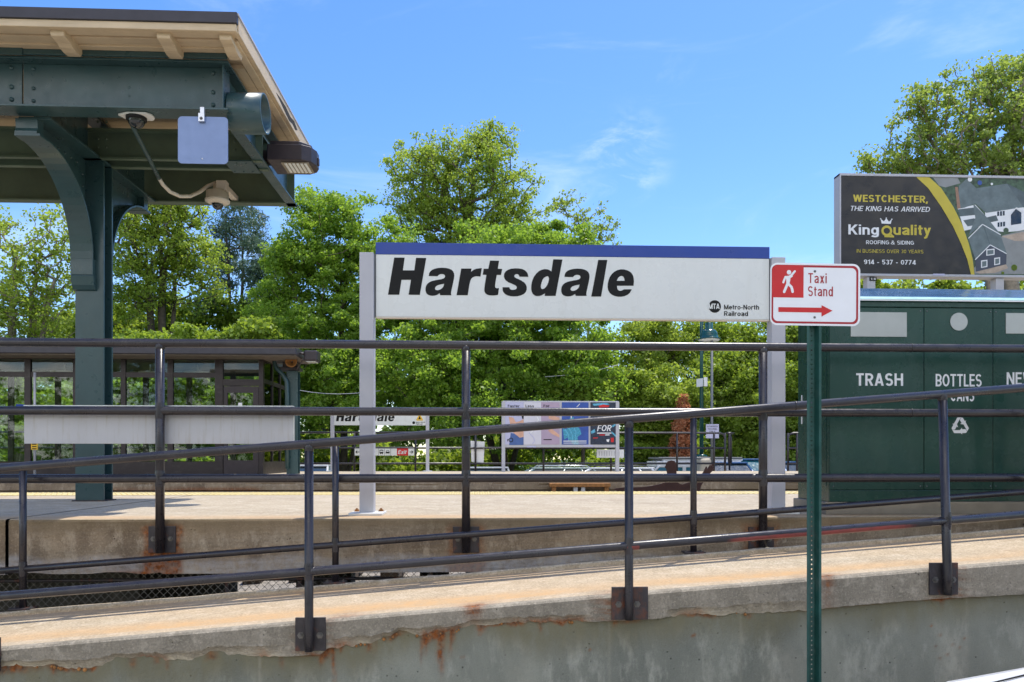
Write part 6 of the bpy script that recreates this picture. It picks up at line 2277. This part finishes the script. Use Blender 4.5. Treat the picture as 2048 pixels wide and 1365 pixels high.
def tree(label, ells, Y, n, per, leaf, size, mat, bark, base, tops, seed, group=None, cat='tree', name='deciduous_tree', shell=.42, tip=.013, flat=.62, up=.6, power=.46, wander=.10):
    rg = np.random.default_rng(seed)
    c = ell_sample(ells, n, rg, Y, shell)
    bx_ = X(base, Y)
    loc = (bx_, Y, GZ)
    t = thing(name, label, cat, loc, group)
    sz = size * (.55 + .9 * rg.random(n))
    v, f = leaves(c, sz, per, leaf, rg, flat, up)
    mesh_np('crown', v, f, mat, t, loc)
    tp = [(X(a, Y), Y + rg.normal() * .3, Z(a, b, Y)) for a, b in tops]
    v, f = skeleton((bx_, Y, GZ), tp, c, rg, tip, power, wander=wander)
    mesh_np('trunk', v, f, bark, t, loc)
    return t


GT = 'trees behind the parking lot'
tree('thin yellow-green tree with bare twigs at the far left', [(40, 560, 120, 150), (110, 520, 60, 110), (20, 640, 140, 80), (-120, 560, 140, 170)], 33, 440, 42, .115, .42, M['leaf_yel'], M['barkpale'], 30, [(60, 520), (20, 560), (110, 560)], 21, GT, shell=.5, tip=.014, wander=.16)
tree('slender two-stemmed light green tree between canopy column and pine', [(300, 470, 95, 100), (380, 530, 75, 90), (270, 580, 75, 70), (340, 420, 80, 50), (250, 420, 50, 60)], 38, 500, 46, .125, .48, M['leaf_yel'], M['bark'], 325, [(320, 480), (288, 470), (345, 560)], 22, GT, shell=.55, tip=.015, wander=.12)
# pine
rg = np.random.default_rng(23)
YPn = 44
cs = []
for i in range(150):
    f = rg.random()
    py = 395 + f * 240
    half = (18 + 70 * f) * (.35 + .65 * rg.random())
    sgn = rg.choice([-1, 1])
    cs.append((X(482 + sgn * half, YPn), YPn + rg.normal() * 1.2, Z(482, py - abs(half) * .15, YPn)))
cs = np.array(cs)
pn = thing('pine_tree', 'blue-green pine with long bare branches behind the maples', 'tree', (X(478, YPn), YPn, GZ), GT)
v, f = leaves(cs, .42 + .4 * rg.random(len(cs)), 85, .26, rg, .55, .5)
kk = v.reshape(-1, 4, 3); mid = kk.mean(1, keepdims=True)
b_ = (kk[:, 1] - kk[:, 3])[:, None, :]
kk = kk - np.array([0, .36, 0, -.36])[None, :, None] * b_      # narrow needles
mesh_np('crown', kk.reshape(-1, 3), f, M['leaf_pine'], pn, (X(478, YPn), YPn, GZ))
v, f = skeleton((X(474, YPn), YPn, GZ), [(X(487, YPn), YPn, Z(487, 400, YPn)), (X(452, YPn), YPn, Z(452, 430, YPn))], cs, rg, .013, .44)
mesh_np('trunk', v, f, M['bark'], pn, (X(478, YPn), YPn, GZ))
tree('dense dark green maple left of the station name sign', [(670, 500, 130, 125), (620, 640, 120, 150), (760, 560, 110, 130), (640, 430, 60, 55), (560, 600, 50, 110), (720, 700, 150, 90, 90, -1.8), (740, 790, 130, 80, 80, -3.0), (640, 790, 90, 100, 90, -2.4), (610, 520, 70, 70), (590, 690, 80, 60, 70, -1.6)], 35, 680, 150, .118, .50, M['leaf_dark'], M['bark'], 690, [(680, 560), (620, 640), (760, 600)], 24, GT, tip=.012)
tree('tall airy olive green tree rising above the station name sign', [(930, 345, 160, 80), (980, 300, 70, 50), (860, 330, 90, 65), (1010, 400, 95, 70), (850, 420, 100, 65), (940, 450, 130, 60), (970, 270, 40, 30), (900, 490, 150, 55), (1020, 480, 120, 50)], 46, 760, 56, .140, .55, M['leaf_yel'], M['bark'], 955, [(935, 400), (1000, 380), (890, 390)], 25, GT, shell=.55, tip=.018, wander=.09)
tree('broad dark green maple behind the poster case', [(1000, 560, 210, 110), (1130, 540, 110, 95), (880, 620, 110, 130), (1090, 680, 150, 90, 100, -1.6), (960, 690, 170, 80, 100, -1.8), (1150, 770, 90, 80, 80, -3.0), (860, 760, 110, 90, 90, -2.6), (1000, 780, 170, 70, 90, -3.2), (1040, 470, 60, 30), (1000, 860, 220, 50, 80, -3.6)], 34, 950, 150, .118, .50, M['leaf_dark'], M['bark'], 1010, [(1000, 620), (1090, 640), (920, 660)], 26, GT, tip=.012)
tree('sparse grey-green tree with fine twigs right of the tall tree', [(1150, 440, 75, 55), (1195, 470, 45, 55), (1120, 410, 35, 30)], 50, 150, 12, .17, .40, M['leaf_pale'], M['barkpale'], 1160, [(1150, 500), (1185, 500)], 27, GT, shell=.5, tip=.010, wander=.14)
tree('bright lime green young maple above the poster case', [(1165, 790, 55, 28), (1150, 820, 60, 25), (1190, 815, 35, 25)], 30.5, 60, 150, .17, .45, M['leaf_bush'], M['bark'], 1165, [(1165, 820)], 28, GT)
for k, (lab, el, yy, n, mt, ba, tp, sd) in enumerate((
        ('tangled bright green tree left of the green street lamp', [(1300, 700, 80, 70), (1270, 800, 60, 80, 60, -1.5), (1330, 800, 70, 70, 60, -2), (1330, 670, 70, 50), (1300, 860, 70, 40, 60, -1.2)], 33, 240, 'leaf_yel', 1310, [(1305, 760), (1330, 740)], 29),
        ('bushy green tree behind the green street lamp', [(1440, 690, 90, 60), (1420, 780, 80, 70, 60, -1.8), (1480, 760, 60, 70, 60, -1.2), (1450, 860, 70, 40, 60, -2)], 34, 260, 'leaf_bush', 1440, [(1440, 780)], 30),
        ('leafy green tree behind the right post of the station sign', [(1560, 700, 90, 70), (1540, 800, 90, 70, 60, -1.8), (1600, 650, 60, 60), (1550, 870, 80, 40, 60, -1.5)], 33, 260, 'leaf_bush', 1545, [(1550, 780), (1580, 740)], 31))):
    tree(lab, el, yy, int(n * 1.5), 105, .115, .45, M[mt], M['bark'], ba, tp, sd, GT, tip=.012)
tree('large open-crowned plane tree rising above the billboard at right', [(1945, 260, 165, 115), (2060, 230, 130, 130), (1890, 320, 150, 70), (2010, 380, 200, 80), (1850, 225, 65, 55), (1735, 338, 55, 24), (1790, 328, 80, 40), (1880, 170, 55, 35), (2120, 330, 140, 150), (1960, 160, 70, 40), (2035, 140, 40, 40)], 27, 780, 48, .105, .36, M['leaf_pale'], M['barkpale'], 2050, [(2000, 330), (2090, 300), (1940, 380)], 32, GT, shell=.55, tip=.015, wander=.12)
tree('mid green tree with its crown just below the billboard', [(1800, 590, 150, 40), (1950, 590, 150, 45), (1700, 600, 90, 60), (1870, 660, 220, 60)], 31, 330, 55, .16, .45, M['leaf_yel'], M['bark'], 1830, [(1830, 640), (1920, 640)], 33, GT)
for k, (lab, el, yy, n, mt, ba, tp, sd) in enumerate((
        ('low bush of fresh leaves behind the left shelter windows', [(80, 790, 130, 60), (20, 850, 120, 50, 60, -1.2), (150, 860, 110, 50, 60, -1.6), (-60, 800, 110, 70)], 30.5, 170, 'leaf_bush', 80, [(80, 860)], 41),
        ('round bush behind the middle shelter windows', [(280, 720, 90, 50), (300, 800, 110, 60, 60, -1.2), (230, 860, 90, 50, 60, -2), (340, 870, 90, 45, 60, -2)], 31, 190, 'leaf_bush', 280, [(280, 820)], 42),
        ('yellow-green bush below the pine right of the slender tree', [(400, 690, 80, 40), (500, 690, 60, 45), (440, 790, 110, 70, 60, -1.2), (470, 870, 100, 45, 60, -2.2), (520, 660, 40, 30)], 31.5, 220, 'leaf_bush', 450, [(440, 760), (500, 750)], 43),
        ('bright low shrub along the parking lot left of the dead conifer', [(1290, 905, 60, 22), (1330, 900, 50, 14)], 31.2, 60, 'leaf_bush', 1300, [(1300, 915)], 44),
        ('bright low shrub spreading right of the curved fence end', [(1480, 905, 60, 18), (1540, 900, 60, 20)], 31.5, 70, 'leaf_bush', 1490, [(1490, 915)], 45))):
    tree(lab, el, yy, n, 130, .15, .45, M[mt], M['bark'], ba, tp, sd, 'bushes along the parking lot', 'bush', 'leafy_bush', tip=.008)
tree('pale green rounded tree filling the gap left of the dark maple', [(420, 640, 130, 55), (300, 650, 120, 55), (520, 650, 70, 60), (180, 660, 110, 60), (560, 700, 60, 60)], 43, 420, 60, .18, .6, M['leaf_mid'], M['bark'], 400, [(380, 680), (470, 680)], 34, GT)
# dead brown conifer
rg = np.random.default_rng(46)
YD = 29.6
cs = []
for i in range(130):
    f = rg.random() ** .7
    py = 790 + f * 125
    half = (3 + 24 * f ** .6) * math.sqrt(rg.random())
    a = rg.random() * 6.283
    cs.append((X(1366, YD) + math.cos(a) * half * YD / F, YD + math.sin(a) * half * YD / F, Z(1366, py, YD)))
cs = np.array(cs)
dc = thing('dead_conifer', 'dead rusty brown narrow conifer beside the street lamp', 'tree', (X(1366, YD), YD, GZ))
v, f = leaves(cs, np.full(len(cs), .15), 130, .10, rg, 1.3, .2)
mesh_np('crown', v, f, M['leaf_dead'], dc, (X(1366, YD), YD, GZ))
v, f = skeleton((X(1366, YD), YD, GZ), [(X(1366, YD), YD, Z(1366, 800, YD))], cs, rg, .006, .42)
mesh_np('trunk', v, f, M['bark'], dc, (X(1366, YD), YD, GZ))
# far wood that closes the view under the crowns
rg = np.random.default_rng(50)
n = 520
wx = rg.uniform(-48, 62, n)
wy = rg.uniform(54, 62, n)
wz = GZ + rg.random(n) ** .8 * (9.5 + 1.6 * np.sin(wx * .35) + rg.normal(size=n) * .6)
v, f = leaves(np.stack([wx, wy, wz], -1), 1.2 + 1.0 * rg.random(n), 190, .42, rg, .7, .5)
o = mesh_np('distant_wood', v, f, M['wood_far'], None, (0, 58, GZ))
tag(o, 'far belt of mixed green wood seen below the crowns', None, None, 'stuff')

# undergrowth below the crowns, and the trees across the street that the panes and glossy panels mirror
rg = np.random.default_rng(51)
n = 1100
wx = rg.uniform(-34, 40, n)
wy = rg.uniform(35.5, 39, n)
wz = GZ + rg.random(n) * (2.3 + .6 * np.sin(wx * .6))
v, f = leaves(np.stack([wx, wy, wz], -1), .5 + .5 * rg.random(n), 110, .22, rg, .8, .5)
tag(mesh_np('undergrowth', v, f, M['leaf_mid'], None, (0, 37, GZ)), 'tangled green undergrowth along the back of the parking lot', None, None, 'stuff')
rg = np.random.default_rng(52)
n = 480
wx = rg.uniform(-55, 55, n)
wy = rg.uniform(-42, -34, n)
wz = GZ + rg.random(n) ** .9 * (11.5 + 2.5 * np.sin(wx * .3) + rg.normal(size=n) * .9)
v, f = leaves(np.stack([wx, wy, wz], -1), 1.0 + .9 * rg.random(n), 120, .42, rg, .8, .5)
tag(mesh_np('trees_across_street', v, f, M['wood_far'], None, (0, -38, GZ)), 'belt of green trees across the street', None, None, 'stuff')
